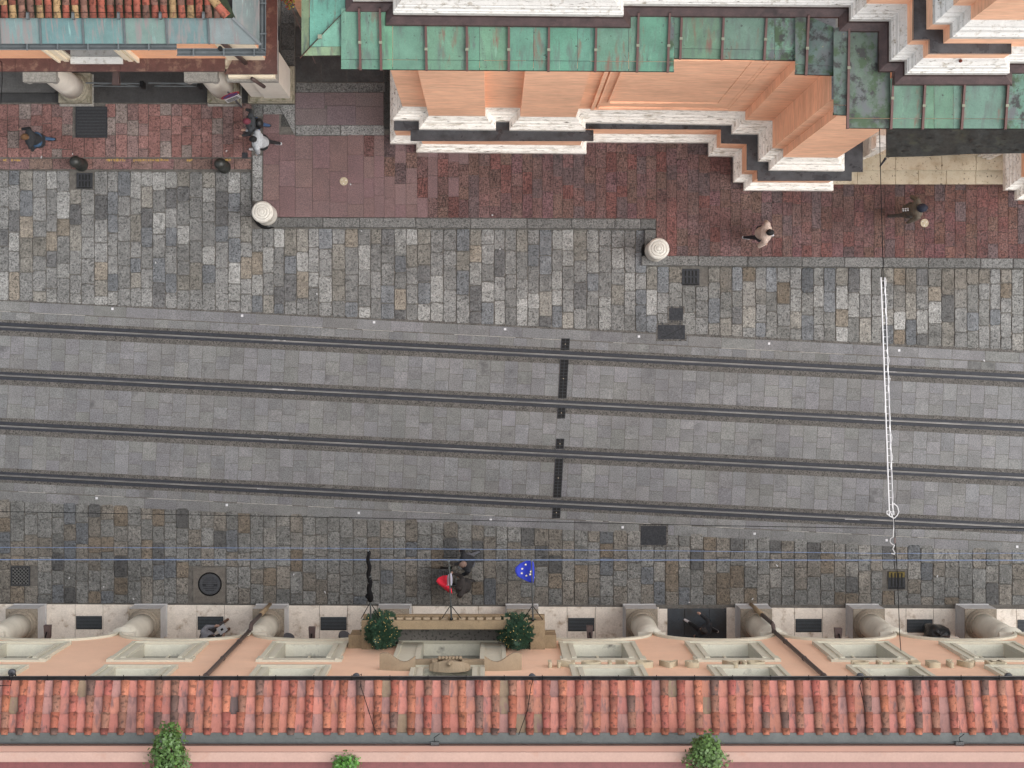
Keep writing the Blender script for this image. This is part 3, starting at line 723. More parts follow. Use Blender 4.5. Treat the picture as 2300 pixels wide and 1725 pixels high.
# copper eaves
roof = MB().box(P(1300, 20, 11.2).x-.5, P(1300, 60, 11.2).y, 11.0, P(1300, 20, 11.2).x+.5, P(1300, 60, 11.2).y+.4, 11.2).build('copper_roof', m_lead, church)
ZE = 11.5
def gcol(k=0):
    return H(103+jit(6), 152+jit(6)-k, 129+jit(6)-k)
def panel(u0, u1, ve0, ve1, vt0, vt1, tint, moss=False, strip=22, zt=.36, name='copper_panel'):
    """one standing panel from the eave line up to the wall, with its separate edge strip"""
    m = m_copper_moss if moss else m_copper
    run = max(20, abs((ve0+ve1)/2-(vt0+vt1)/2)); z1 = ZE+run/100*zt
    fs = strip/run; zs = ZE+(z1-ZE)*fs
    g_ = .4
    def q(u, va, vb, za, zb): return
    MB().slab(P(u0+g_, ve0, ZE), P(u1-g_, ve1, ZE), P(u1-g_, ve1-strip+.6, zs), P(u0+g_, ve0-strip+.6, zs), .03, tint).build('edge_panel', m, roof)
    zz = zs+.03
    MB().slab(P(u0+g_, ve0-strip-.4, zz), P(u1-g_, ve1-strip-.4, zz), P(u1-g_, vt1, z1), P(u0+g_, vt0, z1), .03, tint).build(name, m, roof)
    a, b = P(u0, ve0+.8, ZE-.01), P(u1, ve1+.8, ZE-.01)
    MB().slab(a, b, b+Vector((0, .06, 0)), a+Vector((0, .06, 0)), .07).build('drip_edge', m_black, roof)
    return z1
def batten(u, ve, ut, vt, zt, clip=.45, w=5.5):
    a, b = P(u, ve+1.5, ZE+.10), P(ut, vt, zt+.09); ww = w/200
    mb = MB(); n = 8; p0 = [a+(b-a)*k/n for k in range(n+1)]
    for k in (0,):
        d = Vector((ww, 0, 0)); t = Vector((0, 0, .10))
        mb.add([a-d, a+d, b+d*.85, b-d*.85, a-d-t, a+d-t, b+d*.85-t, b-d*.85-t], [(0,1,2,3),(4,5,1,0),(1,5,6,2),(2,6,7,3),(3,7,4,0)])
    mb.build('batten', m_batten, roof)
    if clip:
        c = a+(b-a)*clip; MB().box(c.x-.035, c.y-.03, c.z-.03, c.x+.035, c.y+.03, c.z+.02).build('batten_clip', m_clip, roof)
bat = [809.5, 856, 958, 1049, 1142.7, 1232, 1337, 1431, 1500]
edges = [766]+bat+[1514]
def topA(u): return 19 if u < 882 else (52 if u < 1412 else 29)
def eA(u): return 155+(u-766)*.0074
for i in range(len(edges)-1):
    a, b = edges[i], edges[i+1]
    if b > 1412 and a < 1412:
        panel(a, 1412, eA(a), eA(1412), 57, 57, gcol()); panel(1412, b, eA(1412), eA(b), 29, 29, gcol()); continue
    if a < 882 < b: panel(a, 882, eA(a), eA(882), 19, 19, gcol(-4)); panel(882, b, eA(882), eA(b), 52, 53, gcol()); continue
    if a > 950 and b-a > 80 and R.random() < .7:
        m_ = a+(b-a)*R.choice((.3, .62)); panel(a, m_, eA(a), eA(m_), topA(a+1), topA(b-1), gcol()); panel(m_, b, eA(m_), eA(b), topA(a+1), topA(b-1), gcol())
    else: panel(a, b, eA(a), eA(b), topA(a+1), topA(b-1), gcol(), moss=(a >= 1500))
for u in bat: batten(u, eA(u), u+(u-UC)*.012, topA(u), ZE+(eA(u)-topA(u))/100*.36)
# second run, set back
eB = [1514, 1528, 1621.5, 1717, 1740, 1786]
def vB(u): return 130.5+(u-1514)*.018
for i in range(len(eB)-1):
    panel(eB[i], eB[i+1], vB(eB[i]), vB(eB[i+1]), 30, 30, gcol(6), moss=(i >= 3 or i == 1 and False))
for u in (1528, 1621.5, 1717): batten(u, vB(u), u+(u-UC)*.010, 30, ZE+.36)
# corner runs, darkened by moss
def gm_(): return H(88+jit(8), 116+jit(9), 100+jit(8))
panel(1786, 1811, 166, 167, 34, 34, gm_(), True); panel(1811, 1872, 167, 169, 34, 60, gm_(), True); batten(1811, 167, 1817, 34, ZE+.46)
panel(1872, 1906, 257, 258.5, 62, 62, gm_(), True, zt=.25); panel(1906, 2000, 287, 288, 62, 62, gm_(), True, zt=.2)
batten(1904.5, 287, 1908, 60, ZE+.44, .6)
for k, (a, b) in enumerate(((2000, 2073), (2073, 2098), (2098, 2141), (2141, 2160), (2160, 2259), (2259, 2262), (2262, 2420))):
    tp = 176 if b < 2262 else 150
    panel(a, b, 288+.003*(a-2000), 288+.003*(b-2000), tp, tp, gcol(8), moss=(k == 6))
for (u, ut) in ((2002, 2008), (2073, 2079), (2160.8, 2168), (2259, 2266)): batten(u, 288.5, ut, 150 if u < 2010 else 184, ZE+.40, .5)
# hipped corner above the alley
mb = MB(); tt = H(122, 178, 156)
zc = ZE+.42
MB().slab(P(677, 125, ZE), P(765, 124, ZE), P(765, 104, ZE+.08), P(697, 106, ZE+.08), .03, H(140, 166, 130)).build('edge_panel', m_copper, roof)
MB().slab(P(766, 155, ZE), P(781, 155, ZE), P(781, 132, ZE+.08), P(766, 104, ZE+.08), .03, H(140, 162, 130)).build('edge_panel', m_copper, roof)
MB().slab(P(677, -120, ZE), P(677, 124, ZE), P(694, 106, ZE+.08), P(694, -120, ZE+.08), .03, H(144, 164, 128)).build('edge_panel', m_copper, roof)
MB().slab(P(697, 104.5, ZE+.1), P(783, 104, ZE+.1), P(783, 20, zc), P(780, 18, zc), .03, tt).build('copper_panel', m_copper, roof)
MB().slab(P(783, 131, ZE+.1), P(809, 131, ZE+.1), P(809, 19, zc), P(783, 20, zc), .03, H(110, 170, 146)).build('copper_panel', m_copper, roof)
MB().slab(P(695.5, -120, ZE+.1), P(695.5, 104, ZE+.1), P(779, 18, zc), P(779, -120, zc), .03, H(122, 184, 164)).build('copper_panel', m_copper, roof)
a, b = P(677, 126, ZE+.08), P(781, 16, zc+.08); d = Vector((.036, .036, 0)); t = Vector((0, 0, .1))
MB().add([a-d, a+d, b+d, b-d, a-d-t, a+d-t, b+d-t, b-d-t], [(3,2,1,0),(4,5,1,0),(1,5,6,2),(2,6,7,3),(3,7,4,0)]).build('hip_batten', m_batten, roof)
c = a+(b-a)*.4; MB().box(c.x-.045, c.y-.045, c.z-.03, c.x+.045, c.y+.045, c.z+.03).build('batten_clip', m_clip, roof)

# upper storey: base moulding, plinth, ledge, second moulding and wall
U0 = line([(793, -200), (793, 3), (884, 3.5), (884, 33), (1399, 38), (1399, 13), (1907, 16), (1907, 47.5), (1997, 48), (1997, 138), (2032, 138), (2032, 168), (2261, 168), (2261, 142), (2420, 143)], 12.2)
MB().sweep(U0, [(.20, 11.93), (.18, 11.99), (.02, 12.10), (0, 12.19)]).build('flashing', m_lead_brown, church)
MB().sweep(U0, [(0, 12.18), (0, 12.44), (-.03, 12.46), (-.03, 12.52), (-.07, 12.55), (-.10, 12.64), (-.13, 12.66), (-.13, 12.72), (-.19, 12.80), (-.23, 12.88), (-.25, 12.9)]).build('upper_base_moulding', m_white_stone, church)
MB().sweep(U0, [(-.25, 12.89), (-.25, 13.5)]).build('upper_plinth_wall', m_church, church)
inner = offset_line(U0, -.245); far = [(inner[-1][0], inner[0][1]), (inner[0][0]+.01, inner[0][1]+.02)]
MB().prism(inner+far, 13.42, 13.48).build('upper_ledge', m_lead, church)
U1 = line([(2081, -200), (2081, 65.5), (2119, 66), (2119, 97), (2420, 98)], 13.5)
MB().sweep(U1, [(0, 13.47), (0, 14.2)]).build('upper_plinth_wall', m_church, church)
MB().sweep(U1, [(.03, 14.19), (.03, 14.42), (0, 14.45), (-.05, 14.5), (-.08, 14.6), (-.13, 14.65), (-.13, 14.72), (-.2, 14.82), (-.24, 14.88)]).build('upper_attic_moulding', m_white_stone, church)
MB().sweep(U1, [(-.24, 14.87), (-.24, 22)]).build('upper_wall', m_church, church)
a, b = P(2159, 136, 12.95), P(2159, 140, 12.95); MB().lathe([(.035, 12.86), (.035, 12.93), (.02, 12.95)], a.x, a.y, 10).build('rust_outlet', mat('rust', H(120, 50, 34), .8, .2), church)

# portal: marble steps, jambs, lead covered hood
for (u0, v0, u1, v1, z, n) in ((1868, 384, 2256, 416, .24, 6), (1926, 352, 2258, 386, .40, 4), (1930, 318, 2262, 354, .56, 3)):
    cuts = [u0]+sorted(u0+(u1-u0)*(k+1+jit(.2))/n for k in range(n-1))+[u1]
    st = MB().box(G(u0), GY(v1-1), 0, G(u1), GY(v0), z-.06).build('step', m_cream_step, church)
    for a, b in zip(cuts[:-1], cuts[1:]):
        MB().prism(outline(a, v0+.1, b, v1, .15, .05, .3), z-.06, z, bevel=.012).build('step_stone', m_cream_step, st)
def jamb(u0, v0, u1, v1, h, steps, flip=1):
    for k in range(steps):
        a = u0+(u1-u0)*k/steps; MB().box(G(a), GY(v1-k*3.4), .3, G(a+(u1-u0)/steps), GY(v0), h).build('jamb', m_white_wall_stone, church)
jamb(1926, 310, 1962, 362, 6.4, 4); jamb(2216, 310, 2178, 362, 6.4, 4)
MB().box(G(1960), GY(330), 0, G(2218), GY(300), 7.5).build('door_wall', m_church, church)
hood_pts = [(P(1992, 352, 6.6), P(2080, 350, 6.7), P(2180, 345, 6.9), P(2420, 341, 6.9)), (P(1992, 268, 7.9), P(2080, 268, 8.0), P(2180, 268, 8.0), P(2420, 268, 8.0))]
for k in range(3):
    a, b, c, d = hood_pts[0][k], hood_pts[0][k+1], hood_pts[1][k+1], hood_pts[1][k]
    MB().slab(a, b, c, d, .12).build('hood_sheet', mat('hood_lead%d' % k, H(66, 68, 66), .5, .4, 4, .3, 14, stains=[(H(120, 122, 118), 13, .70, .74, ONE), (H(84, 86, 72), 2, .56, .7, ONE), (H(22, 22, 22), 5, .58, .66, (1, 2.4, 1))], rough_var=.2), church)
a, b = P(1989, 356, 6.55), P(1977, 373, 6.2); MB().tube([a, a+(b-a)*.6, b], .035, 8, r2=.02).build('hood_spout', m_lead, church)
a, b = P(1968, 304, 6.0), P(1990, 330, 6.0); MB().box(a.x, b.y, 5.4, b.x, a.y, 6.0).build('jamb_capital', m_white_wall_stone, church)

# ================================================================== HOTEL
FD = -521/PXM                                    # facade plane (Y)
hotel = thing('hotel', (0, FD, 0), 'salmon plaster hotel with arched portico, cream window frames and red tiled eave', 'hotel')
COLS = [-202, 69.5, 340, 612.7, 888, 1172, 1435, 1687, 1935, 2181, 2430]
CX = [G(c) for c in COLS]; CY = GY(1392)
# portico floor
ms = tag(MB().box(G(-120), GY(1470), -.05, G(2420), GY(1358), .03).build('portico_floor', m_mortar), 'cream marble floor strip of the hotel portico', 'floor', kind='structure')
GR = [(171.5, 230), (444.6, 502.5), (720, 779), (1275.6, 1335), (1786, 1845), (2036, 2094), (2284, 2342)]
def edge(u): return 1356.5+.0048*u
cuts = [-110, -20]
for a, b in GR: cuts += [a-2, b+2]
cuts += [848, 927, 1075, 1208, 1480, 1631]; cuts = sorted(cuts)+[2410]
for a, b in zip(cuts[:-1], cuts[1:]):
    if 1479 < (a+b)/2 < 1632:
        continue
    MB().prism([(G(a+.4), GY(edge(a))), (G(b-.4), GY(edge(b))), (G(b-.4), GY(1440)), (G(a+.4), GY(1440))], .0, .05, bevel=.005).build('marble_slab', m_marble, ms)
for (a, b, c, d) in ((1480, 1498.5, 1367, 1440),):
    MB().prism([(G(a), GY(c)), (G(b), GY(c)), (G(b), GY(d)), (G(a), GY(d))], .0, .05, bevel=.005).build('marble_slab', m_marble, ms)
for (a, b) in ((1499, 1536), (1537, 1592), (1592.6, 1631)):
    MB().prism([(G(a+.2), GY(1366.5)), (G(b), GY(1366.5)), (G(b), GY(1442)), (G(a+.2), GY(1442))], .0, .055, bevel=.006).build('slate_slab', m_slate, ms)
MB().box(G(-120), GY(1700), -.05, G(2420), GY(1440.5), .045).build('terracotta_strip', m_terracotta_floor, ms)
for (a, b) in GR:
    o = .004*(a-170)+1383
    MB().box(G(a), GY(o+30), .03, G(b), GY(o), .054).build('grille_pit', m_dark_gap, ms)
    for k in range(9):
        MB().box(G(a+1), GY(o+3.2*k+2.2), .04, G(b-1), GY(o+3.2*k+.2), .062).build('grille_bar', mat('grille', H(78, 86, 92), .5, .15, 10) if 'grille' not in bpy.data.materials else bpy.data.materials['grille'], ms)
# columns
def column(x, full=True):
    c = MB().box(x-.45, CY-.45, .0, x+.45, CY+.45, 1.02).build('column', m_plinth, hotel)
    MB().box(x-.445, CY-.445, 1.015, x+.445, CY+.445, 1.10).build('plinth_cap', m_plinth_top, c)
    MB().box(x-.47, CY-.47, .02, x+.47, CY+.47, .16).build('plinth_foot', m_plinth, c)
    MB().lathe([(.43, 1.10), (.44, 1.16), (.42, 1.22), (.385, 1.24), (.385, 1.27), (.40, 1.31), (.385, 1.36), (.35, 1.38)], x, CY, 28).build('column_base', m_plinth_top, c, True)
    MB().lathe([(.345, 1.38), (.335, 2.2), (.315, 3.3), (.295, 3.98)], x, CY, 28).build('shaft', m_column, c, True)
    MB().lathe([(.295, 3.98), (.33, 4.0), (.33, 4.04), (.30, 4.06), (.31, 4.14), (.35, 4.24)], x, CY, 28).build('capital', m_column, c, True)
    MB().box(x-.36, CY-.30, 4.24, x+.36, FD+.015, 4.36).build('abacus', m_column, c)
for x in CX: column(x)
# wall: one piece per bay with arch and two window openings
ZEAVE = 13.55
WIN = [(-66, 0), (199, 0), (470, 0), (747, 0), (1026, 1), (1312, 0), (1561, 0), (1813, 0), (2063, 0), (2310, 0)]
def arch_z(t): return 4.42+1.42*math.sqrt(max(0, 1-(2*t-1)**2))
for i, (wu, door) in enumerate(WIN):
    x0, x1 = CX[i], CX[i+1]; wx = G(wu); n = 20
    mb = MB(); ts = [(1-math.cos(math.pi*k/n))/2 for k in range(n+1)]
    ax0, ax1 = x0+.03, x1-.03
    ap = [(ax0+(ax1-ax0)*t, arch_z(t)) for t in ts]; zt = 5.93
    for k in range(n):
        (xa, za), (xb, zb) = ap[k], ap[k+1]
        mb.add([(xb, FD, zb), (xa, FD, za), (xa, FD, zt), (xb, FD, zt)], [(0, 1, 2, 3)])
        mb.add([(xa, FD, za), (xb, FD, zb), (xb, FD-.75, zb), (xa, FD-.75, za)], [(0, 1, 2, 3)])
    mb.add([(ax0, FD, 4.36), (x0, FD, 4.36), (x0, FD, zt), (ax0, FD, zt)], [(0, 1, 2, 3)]); mb.add([(x1, FD, 4.36), (ax1, FD, 4.36), (ax1, FD, zt), (x1, FD, zt)], [(0, 1, 2, 3)])
    # openings
    ops = [(wx-.72, wx+.72, 6.62, 9.6) if door else (wx-.62, wx+.62, 6.75, 9.15), (wx-.56, wx+.56, 10.7, 12.9)]
    zs = [zt, ops[0][2], ops[0][3], ops[1][2], ops[1][3], ZEAVE]
    def rect(a, b, c, d): mb.add([(b, FD, c), (a, FD, c), (a, FD, d), (b, FD, d)], [(0, 1, 2, 3)])
    rect(x0, x1, zs[0], zs[1]); rect(x0, x1, zs[2], zs[3]); rect(x0, x1, zs[4], zs[5])
    for (oa, ob, oc, od) in ops: rect(x0, oa, oc, od); rect(ob, x1, oc, od)
    wall = mb.build('wall', m_hotel, hotel)
    # archivolt
    mb = MB(); prof = []
    outp = []
    for k, (xa, za) in enumerate(ap):
        t = ts[k]; cxm = (ax0+ax1)/2; d = Vector((xa-cxm, (za-4.42)*1.6)); d = d.normalized() if d.length else Vector((0, 1)); outp.append((xa+d.x*.02, za+.2))
    for k in range(n):
        (xa, za), (xb, zb) = ap[k], ap[k+1]; (ua, va), (ub, vb) = outp[k], outp[k+1]
        f0, f1 = FD+.06, FD-.01
        mb.add([(xa, f0, za), (xb, f0, zb), (ub, f0, vb), (ua, f0, va), (xa, f1, za), (xb, f1, zb), (ub, f1, vb), (ua, f1, va)],
               [(1, 0, 3, 2), (3, 7, 6, 2), (0, 1, 5, 4)])
    mb.build('archivolt', m_cream, hotel)
    # window frames
    def window(oa, ob, oc, od, w, name, sill=.3):
        wn_ = MB(); f = FD+.05
        def bar(a, b, c, d, dep, nm): MB().box(a, FD-.02, c, b, FD+dep, d).build(nm, m_cream, root)
        root = MB().box(oa-.03, FD-.30, oc-.03, ob+.03, FD-.272, od+.03).build(name, m_glass, hotel)
        bar(oa-w, oa, oc-.16, od+w, .05, 'frame'); bar(ob, ob+w, oc-.16, od+w, .05, 'frame'); bar(oa, ob, od, od+w, .05, 'frame')
        bar(oa-w-.012, oa-w+.09, oc-.148, od+w+.012, .085, 'frame_moulding'); bar(ob+w-.09, ob+w+.012, oc-.148, od+w+.012, .085, 'frame_moulding')
        bar(oa-.12, oa-.006, oc-.001, od, .075, 'frame_moulding'); bar(ob+.006, ob+.12, oc-.001, od, .075, 'frame_moulding')
        bar(oa-w-.07, oa-w+.02, od-.25, od+w+.006, .066, 'frame_ear'); bar(ob+w-.02, ob+w+.07, od-.25, od+w+.006, .066, 'frame_ear')
        bar(oa-w-.02, ob+w+.02, oc-.26, oc-.15, .09, 'sill_band')
        MB().box(oa+.006, FD-.27, oc-.06, ob-.006, FD+.03, oc+.004).build('sill', m_cream_up, root)
        MB().box(oa-.04, FD-.265, oc+.002, oa+.004, FD-.024, od-.002).build('reveal', m_cream, root); MB().box(ob-.004, FD-.265, oc+.002, ob+.04, FD-.024, od-.002).build('reveal', m_cream, root)
        MB().box(oa+.005, FD-.266, od-.004, ob-.005, FD-.024, od+.04).build('lintel', m_cream, root)
        MB().box((oa+ob)/2-.03, FD-.275, oc, (oa+ob)/2+.03, FD-.25, od).build('mullion', m_cream, root)
    if door: window(*ops[0], .62, 'balcony_door')
    else: window(*ops[0], .33, 'window')
    window(*ops[1], .28, 'window')
# interior of the portico, roof deck
x0, x1 = CX[0]-.5, CX[-1]+.5
MB().box(x0, FD-.74, 5.9, x1, FD-4.2, 6.05).build('portico_ceiling', m_cream, hotel)
MB().box(x0, FD-4.2, 0, x1, FD-4.4, 6.0).build('portico_back_wall', m_hotel, hotel)
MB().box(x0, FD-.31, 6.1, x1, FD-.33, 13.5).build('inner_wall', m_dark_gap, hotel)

# roof: eave board, gutter, tiles, flashing, parapet
YE, YR = P(0, 1532, 13.65).y, P(0, 1645, 13.98).y
roof = MB().slab((x0, YR, 13.93), (x1, YR, 13.93), (x1, YE+.03, 13.60), (x0, YE+.03, 13.60), .12).build('tiled_roof', m_gutter_dark, hotel)
yg = P(0, 1526.5, 13.6).y
mb = MB(); n = 8; prof = [(yg+.065*math.cos(math.pi*(1+k/n)), 13.60+.065*math.sin(math.pi*(1+k/n))) for k in range(n+1)]
for (ya, za), (yb, zb) in zip(prof[:-1], prof[1:]): mb.add([(x0, ya, za), (x1, ya, za), (x1, yb, zb), (x0, yb, zb)], [(0, 1, 2, 3)])
for (a, b) in ((yg-.075, yg-.06), (yg+.06, yg+.078)): mb.box(x0, a, 13.575, x1, b, 13.61)
mb.build('gutter', m_gutter_dark, hotel)
k = 0; xb = x0+.3
while xb < x1:
    MB().box(xb-.008, yg-.07, 13.60, xb+.008, yg+.10, 13.618).build('gutter_bracket', m_black, hotel); xb += .82
# tile shapes (shared meshes)
def tile_mesh(name, L, r0, r1, flat=False):
    mb = MB(); n = 7
    if not flat:
        for (yy, rr) in ((0, r0), (L, r1)):
            for k in range(n+1):
                a = math.pi*k/n; mb.v.append((rr*math.cos(a), yy, rr*.85*math.sin(a))); mb.c.append(ONE)
            for k in range(n+1):
                a = math.pi*k/n; mb.v.append(((rr-.014)*math.cos(a), yy, (rr-.014)*.85*math.sin(a))); mb.c.append(ONE)
        N = n+1
        for k in range(n): mb.f += [(k, k+1, 2*N+k+1, 2*N+k), (N+k+1, N+k, 3*N+k, 3*N+k+1), (k+1, k, N+k, N+k+1)]; mb.m += [0]*3
    else:
        w = r0
        for yy, zz in ((0, .028), (L, .0)):
            for xx, dz in ((-w, .03), (-w+.03, .004), (0, -.004), (w-.03, .004), (w, .03)): mb.v.append((xx, yy, zz+dz)); mb.c.append(ONE)
        for yy, zz in ((0, .006),):
            for xx, dz in ((-w, .0), (-w+.03, .0), (0, -.004), (w-.03, .0), (w, .0)): mb.v.append((xx, yy, zz+dz)); mb.c.append(ONE)
        for k in range(4): mb.f += [(k, k+1, 5+k+1, 5+k), (10+k, 10+k+1, k+1, k)]; mb.m += [0, 0]
    me = bpy.data.meshes.new(name); me.from_pydata(mb.v, [], mb.f); me.polygons.foreach_set('use_smooth', [not flat]*len(mb.f)); me.update(); return me
cov = tile_mesh('cover_tile', .43, .098, .070); cov.materials.append(m_tile)
pan = tile_mesh('pan_tile', .40, .165, 0, True); pan.materials.append(m_pan)
def put(name, me, parent, loc, rx, rz, col):
    o = bpy.data.objects.new(name, me); link(o, parent); o.location = loc; o.rotation_euler = (rx, 0, rz); o.color = (*col, 1); return o
def cover_col():
    k = R.random()
    if k < .62: c = R.uniform(156, 186); b = (c, c*.58+jit(6), c*.47+jit(5))
    elif k < .80: c = R.uniform(182, 206); b = (c, c*.63, c*.49)
    elif k < .93: c = R.uniform(148, 172); b = (c, c*.70, c*.58)
    else: c = R.uniform(112, 135); b = (c, c*.76, c*.68)
    return H(*b)
def pan_col():
    k = R.random(); c = R.uniform(188, 210)
    if k < .8: b = (c, c*.65+jit(4), c*.57+jit(4))
    elif k < .95: b = (c*.90, c*.66, c*.62)
    elif k < .985: b = (150, 128, 104)
    else: b = (104, 86, 84)
    return H(*b)
slope = math.atan2(13.98-13.65, YE-YR); Ls = (YE-YR)/math.cos(slope)
pitch = 37.85/PXM*(1-13.7/CAM_H)
XL, XR = P(-60, 0, 13.7).x, P(2370, 0, 13.7).x
x = XL; 
def on_roof(d): return YE-d*math.cos(slope), 13.65+d*math.sin(slope)
while x < XR:
    jx = jit(.008); lean = jit(.012)
    for r_ in range(3):
        y, z = on_roof(-.03+r_*.36); put('pan_tile', pan, roof, (x+pitch/2, y, z-.005+.001*r_), slope, math.pi, pan_col())
    for r_, (d, s) in enumerate(((-.035, 1), (.29, 1), (.645, 1), (.985, .32))):
        y, z = on_roof(d); o = put('cover_tile', cov, roof, (x+jx+lean*d*3, y, z+.030+.004*(r_ % 2)), slope, math.pi+jit(.035), cover_col())
        if s < 1: o.scale = (1, s, 1)
    x += pitch
a, b = P(0, 1646, 14.0).y, P(0, 1668, 14.05).y
MB().slab((x0, b, 14.07), (x1, b, 14.07), (x1, a, 14.01), (x0, a, 14.01), .03).build('flashing', mat('grey_flashing', H(110, 116, 114), .5, .14, 3, .1, 20, stains=[(H(62, 62, 54), 1.2, .62, .7, (1, 3, 1))], rough_var=.15), hotel)
yp = P(0, 1673, 14.05).y
MB().box(x0, yp-.17, 13.9, x1, yp, 14.85).build('parapet_wall', m_pink_wall, hotel)
MB().box(x0, yp-.19, 14.85, x1, yp+.012, 14.91).build('parapet_coping', m_pink, hotel)
MB().box(x0, yp-7, 13.9, x1, yp-.17, 14.55).build('terrace', m_terrace, hotel)
yc = yp+.05
MB().tube([(x0, yc, 14.12), (x1, yc, 14.12)], .014, 8).build('conduit', m_grey_metal, hotel)
MB().tube([(x0, yc-.03, 14.2), (x1, yc-.03, 14.2)], .010, 8).build('conduit', m_brown, hotel)
for u in (977, 2155):
    c = P(u, 1671, 14.15); MB().box(c.x-.085, c.y-.04, 14.08, c.x+.085, c.y+.05, 14.2).build('junction_box', m_grey_metal, hotel)
    MB().tube([c+Vector((0, .05, .04)), c+Vector((-.02, .14, .06)), c+Vector((.1, .22, .02))], .008, 6).build('cable_tail', m_wire, hotel)
# downpipes
for xu in (606, 1684):
    xx = G(xu); y0 = FD+.08
    dp = MB().tube([(xx, yg, 13.5), (xx, yg-.06, 13.3), (xx, y0, 13.1), (xx, y0, 4.55)], .052, 10).build('downpipe', m_pipe, hotel, True)
    MB().tube([(xx, y0, 4.62), (xx+.02, y0+.03, 4.45), (xx+.02, y0+.13, 4.35), (xx+.02, y0+.15, 4.2), (xx+.02, y0+.15, 2.3)], .057, 10).build('lower_pipe', m_pipe, dp, True)
    MB().tube([(xx+.02, y0+.15, 2.35), (xx+.02, y0+.15, .1)], .068, 10).build('cast_shoe', m_balcony, dp, True)
    for z in (6.5, 9.4, 12.0, 4.6): MB().lathe([(.062, z), (.066, z+.02), (.066, z+.06), (.062, z+.08)], xx, y0, 12).build('pipe_collar', m_pipe, dp)

# letters on the facade (read from the street)
LET = [('I', 1235.4), ('N', 1271.5), ('O', 1328), ('I', 1370), ('L', 1399), ('G', 1448), ('A', 1503.6), ('B', 1555.8), ('À', 1646), ('I', 1672), ('G', 1699),
       ('C', 1934), ('I', 1975.6), ('T', 2013.7), ('S', 2055), ('E', 2097.6), ('J', 2134.8), ('A', 2176), ('M', 2237.6)]
glyphs = {}
dg = bpy.context.evaluated_depsgraph_get()
def glyph(ch):
    if ch in glyphs: return glyphs[ch]
    cu = bpy.data.curves.new('glyph', 'FONT'); cu.body = ch; cu.size = .62; cu.extrude = .065; cu.align_x = 'CENTER'; cu.resolution_u = 4
    try: cu.offset = .008
    except Exception: pass
    o = bpy.data.objects.new('glyph', cu); scene.collection.objects.link(o)
    bpy.context.view_layer.update()
    me = bpy.data.meshes.new_from_object(o.evaluated_get(bpy.context.evaluated_depsgraph_get()))
    bpy.data.objects.remove(o); me.materials.clear(); me.materials.append(m_letter); glyphs[ch] = me; return me
ROT = Matrix(((-1, 0, 0), (0, 0, 1), (0, 1, 0))).to_euler()
for ch, u in LET:
    me = glyph(ch); o = bpy.data.objects.new('letter', me); link(o, hotel)
    o.location = (G(1105+(u-1105)/1.235), FD+.066, 10.02); o.rotation_euler = ROT

# balcony
BZ0 = .5
balc = thing('balcony', P(1020, 1400, 6), 'sandstone balcony with balustrade over the central arch of the hotel', 'balcony')
bx0, bx1 = P(812, 0, 7.4).x, P(1224, 0, 7.4).x; yf = -461/PXM
sx0, sx1 = P(786, 0, 7.0).x, P(1249, 0, 7.0).x; ys = P(0, 1425, 7.1).y
MB().prism([(sx0, FD), (sx0, ys), (bx0-.02, ys), (bx0-.02, yf-.03), (bx1+.02, yf-.03), (bx1+.02, ys), (sx1, ys), (sx1, FD)], 6.22, 6.44).build('slab', m_balcony, balc)
MB().box(bx0+.1, FD, 6.44, bx1-.1, yf-.25, 6.455).build('floor', m_balcony_floor, balc)
MB().box(bx0, yf-.27, 7.26, bx1, yf-.05, 7.4).build('coping', m_balcony, balc)
for s, (a, b) in enumerate(((bx0, bx0+.36), (bx1-.36, bx1))):
    MB().box(a, FD, 7.26, b, yf-.272, 7.398).build('side_coping', m_balcony, balc)
    MB().box(a+.03, FD, 6.44, b-.03, yf-.08, 7.258).build('pedestal', m_balcony, balc)
for (a, b) in ((sx0, bx0-.002), (bx1+.002, sx1)):
    MB().box(a, FD, 6.44, b, ys-.02, 7.1).build('shoulder', m_balcony, balc)
    MB().box(a-.02, FD, 7.1, b, ys, 7.22).build('shoulder_cap', m_balcony, balc)
MB().box(bx0+.36, yf-.24, 6.44, bx1-.36, yf-.06, 6.54).build('plinth_rail', m_balcony, balc)
nb = 17
for k in range(nb):
    xx = bx0+.5+(bx1-bx0-1.0)*k/(nb-1)
    MB().box(xx-.075, yf-.19, 6.54, xx+.075, yf-.05, 6.64).build('baluster_foot', m_balcony, balc)
    MB().lathe([(.055, 6.64), (.085, 6.78), (.08, 6.86), (.045, 7.05), (.05, 7.15), (.07, 7.26)], xx, yf-.15, 10).build('baluster', m_balcony, balc, True)
    MB().box(xx-.08, yf-.11, 7.10, xx+.08, yf-.0, 7.24).build('baluster_block', m_sand, balc)
# scrolled pediment above the balcony door
pd = thing('pediment', (G(1026), FD, 10.5), 'broken sandstone pediment with shell above the balcony door', 'pediment')
def scroll(u0, u1, flip):
    xs0, xs1 = P(u0, 0, 10.8).x, P(u1, 0, 10.8).x; n = 12; mb = MB(); top, fr = [], []
    for k in range(n+1):
        t = k/n; s = t if not flip else 1-t
        xx = xs0+(xs1-xs0)*t; z = 10.72+.10*math.sin(s*3.0)+.12*s*s; d = .30+.10*math.sin(s*6.0+.6)
        top.append((xx, z, d))
    vs = []
    for (xx, z, d) in top: vs += [(xx, FD-.01, z), (xx, FD+d, z-.02), (xx, FD+d, z-.16), (xx, FD-.01, z-.18)]
    fs = []
    for k in range(n):
        for j in range(4): fs.append((k*4+j, k*4+(j+1) % 4, (k+1)*4+(j+1) % 4, (k+1)*4+j))
    fs += [(0, 1, 2, 3), (n*4+3, n*4+2, n*4+1, n*4)]
    mb.add(vs, fs); mb.build('scroll', m_sand, pd)
scroll(852, 933, False); scroll(1088, 1172, True)
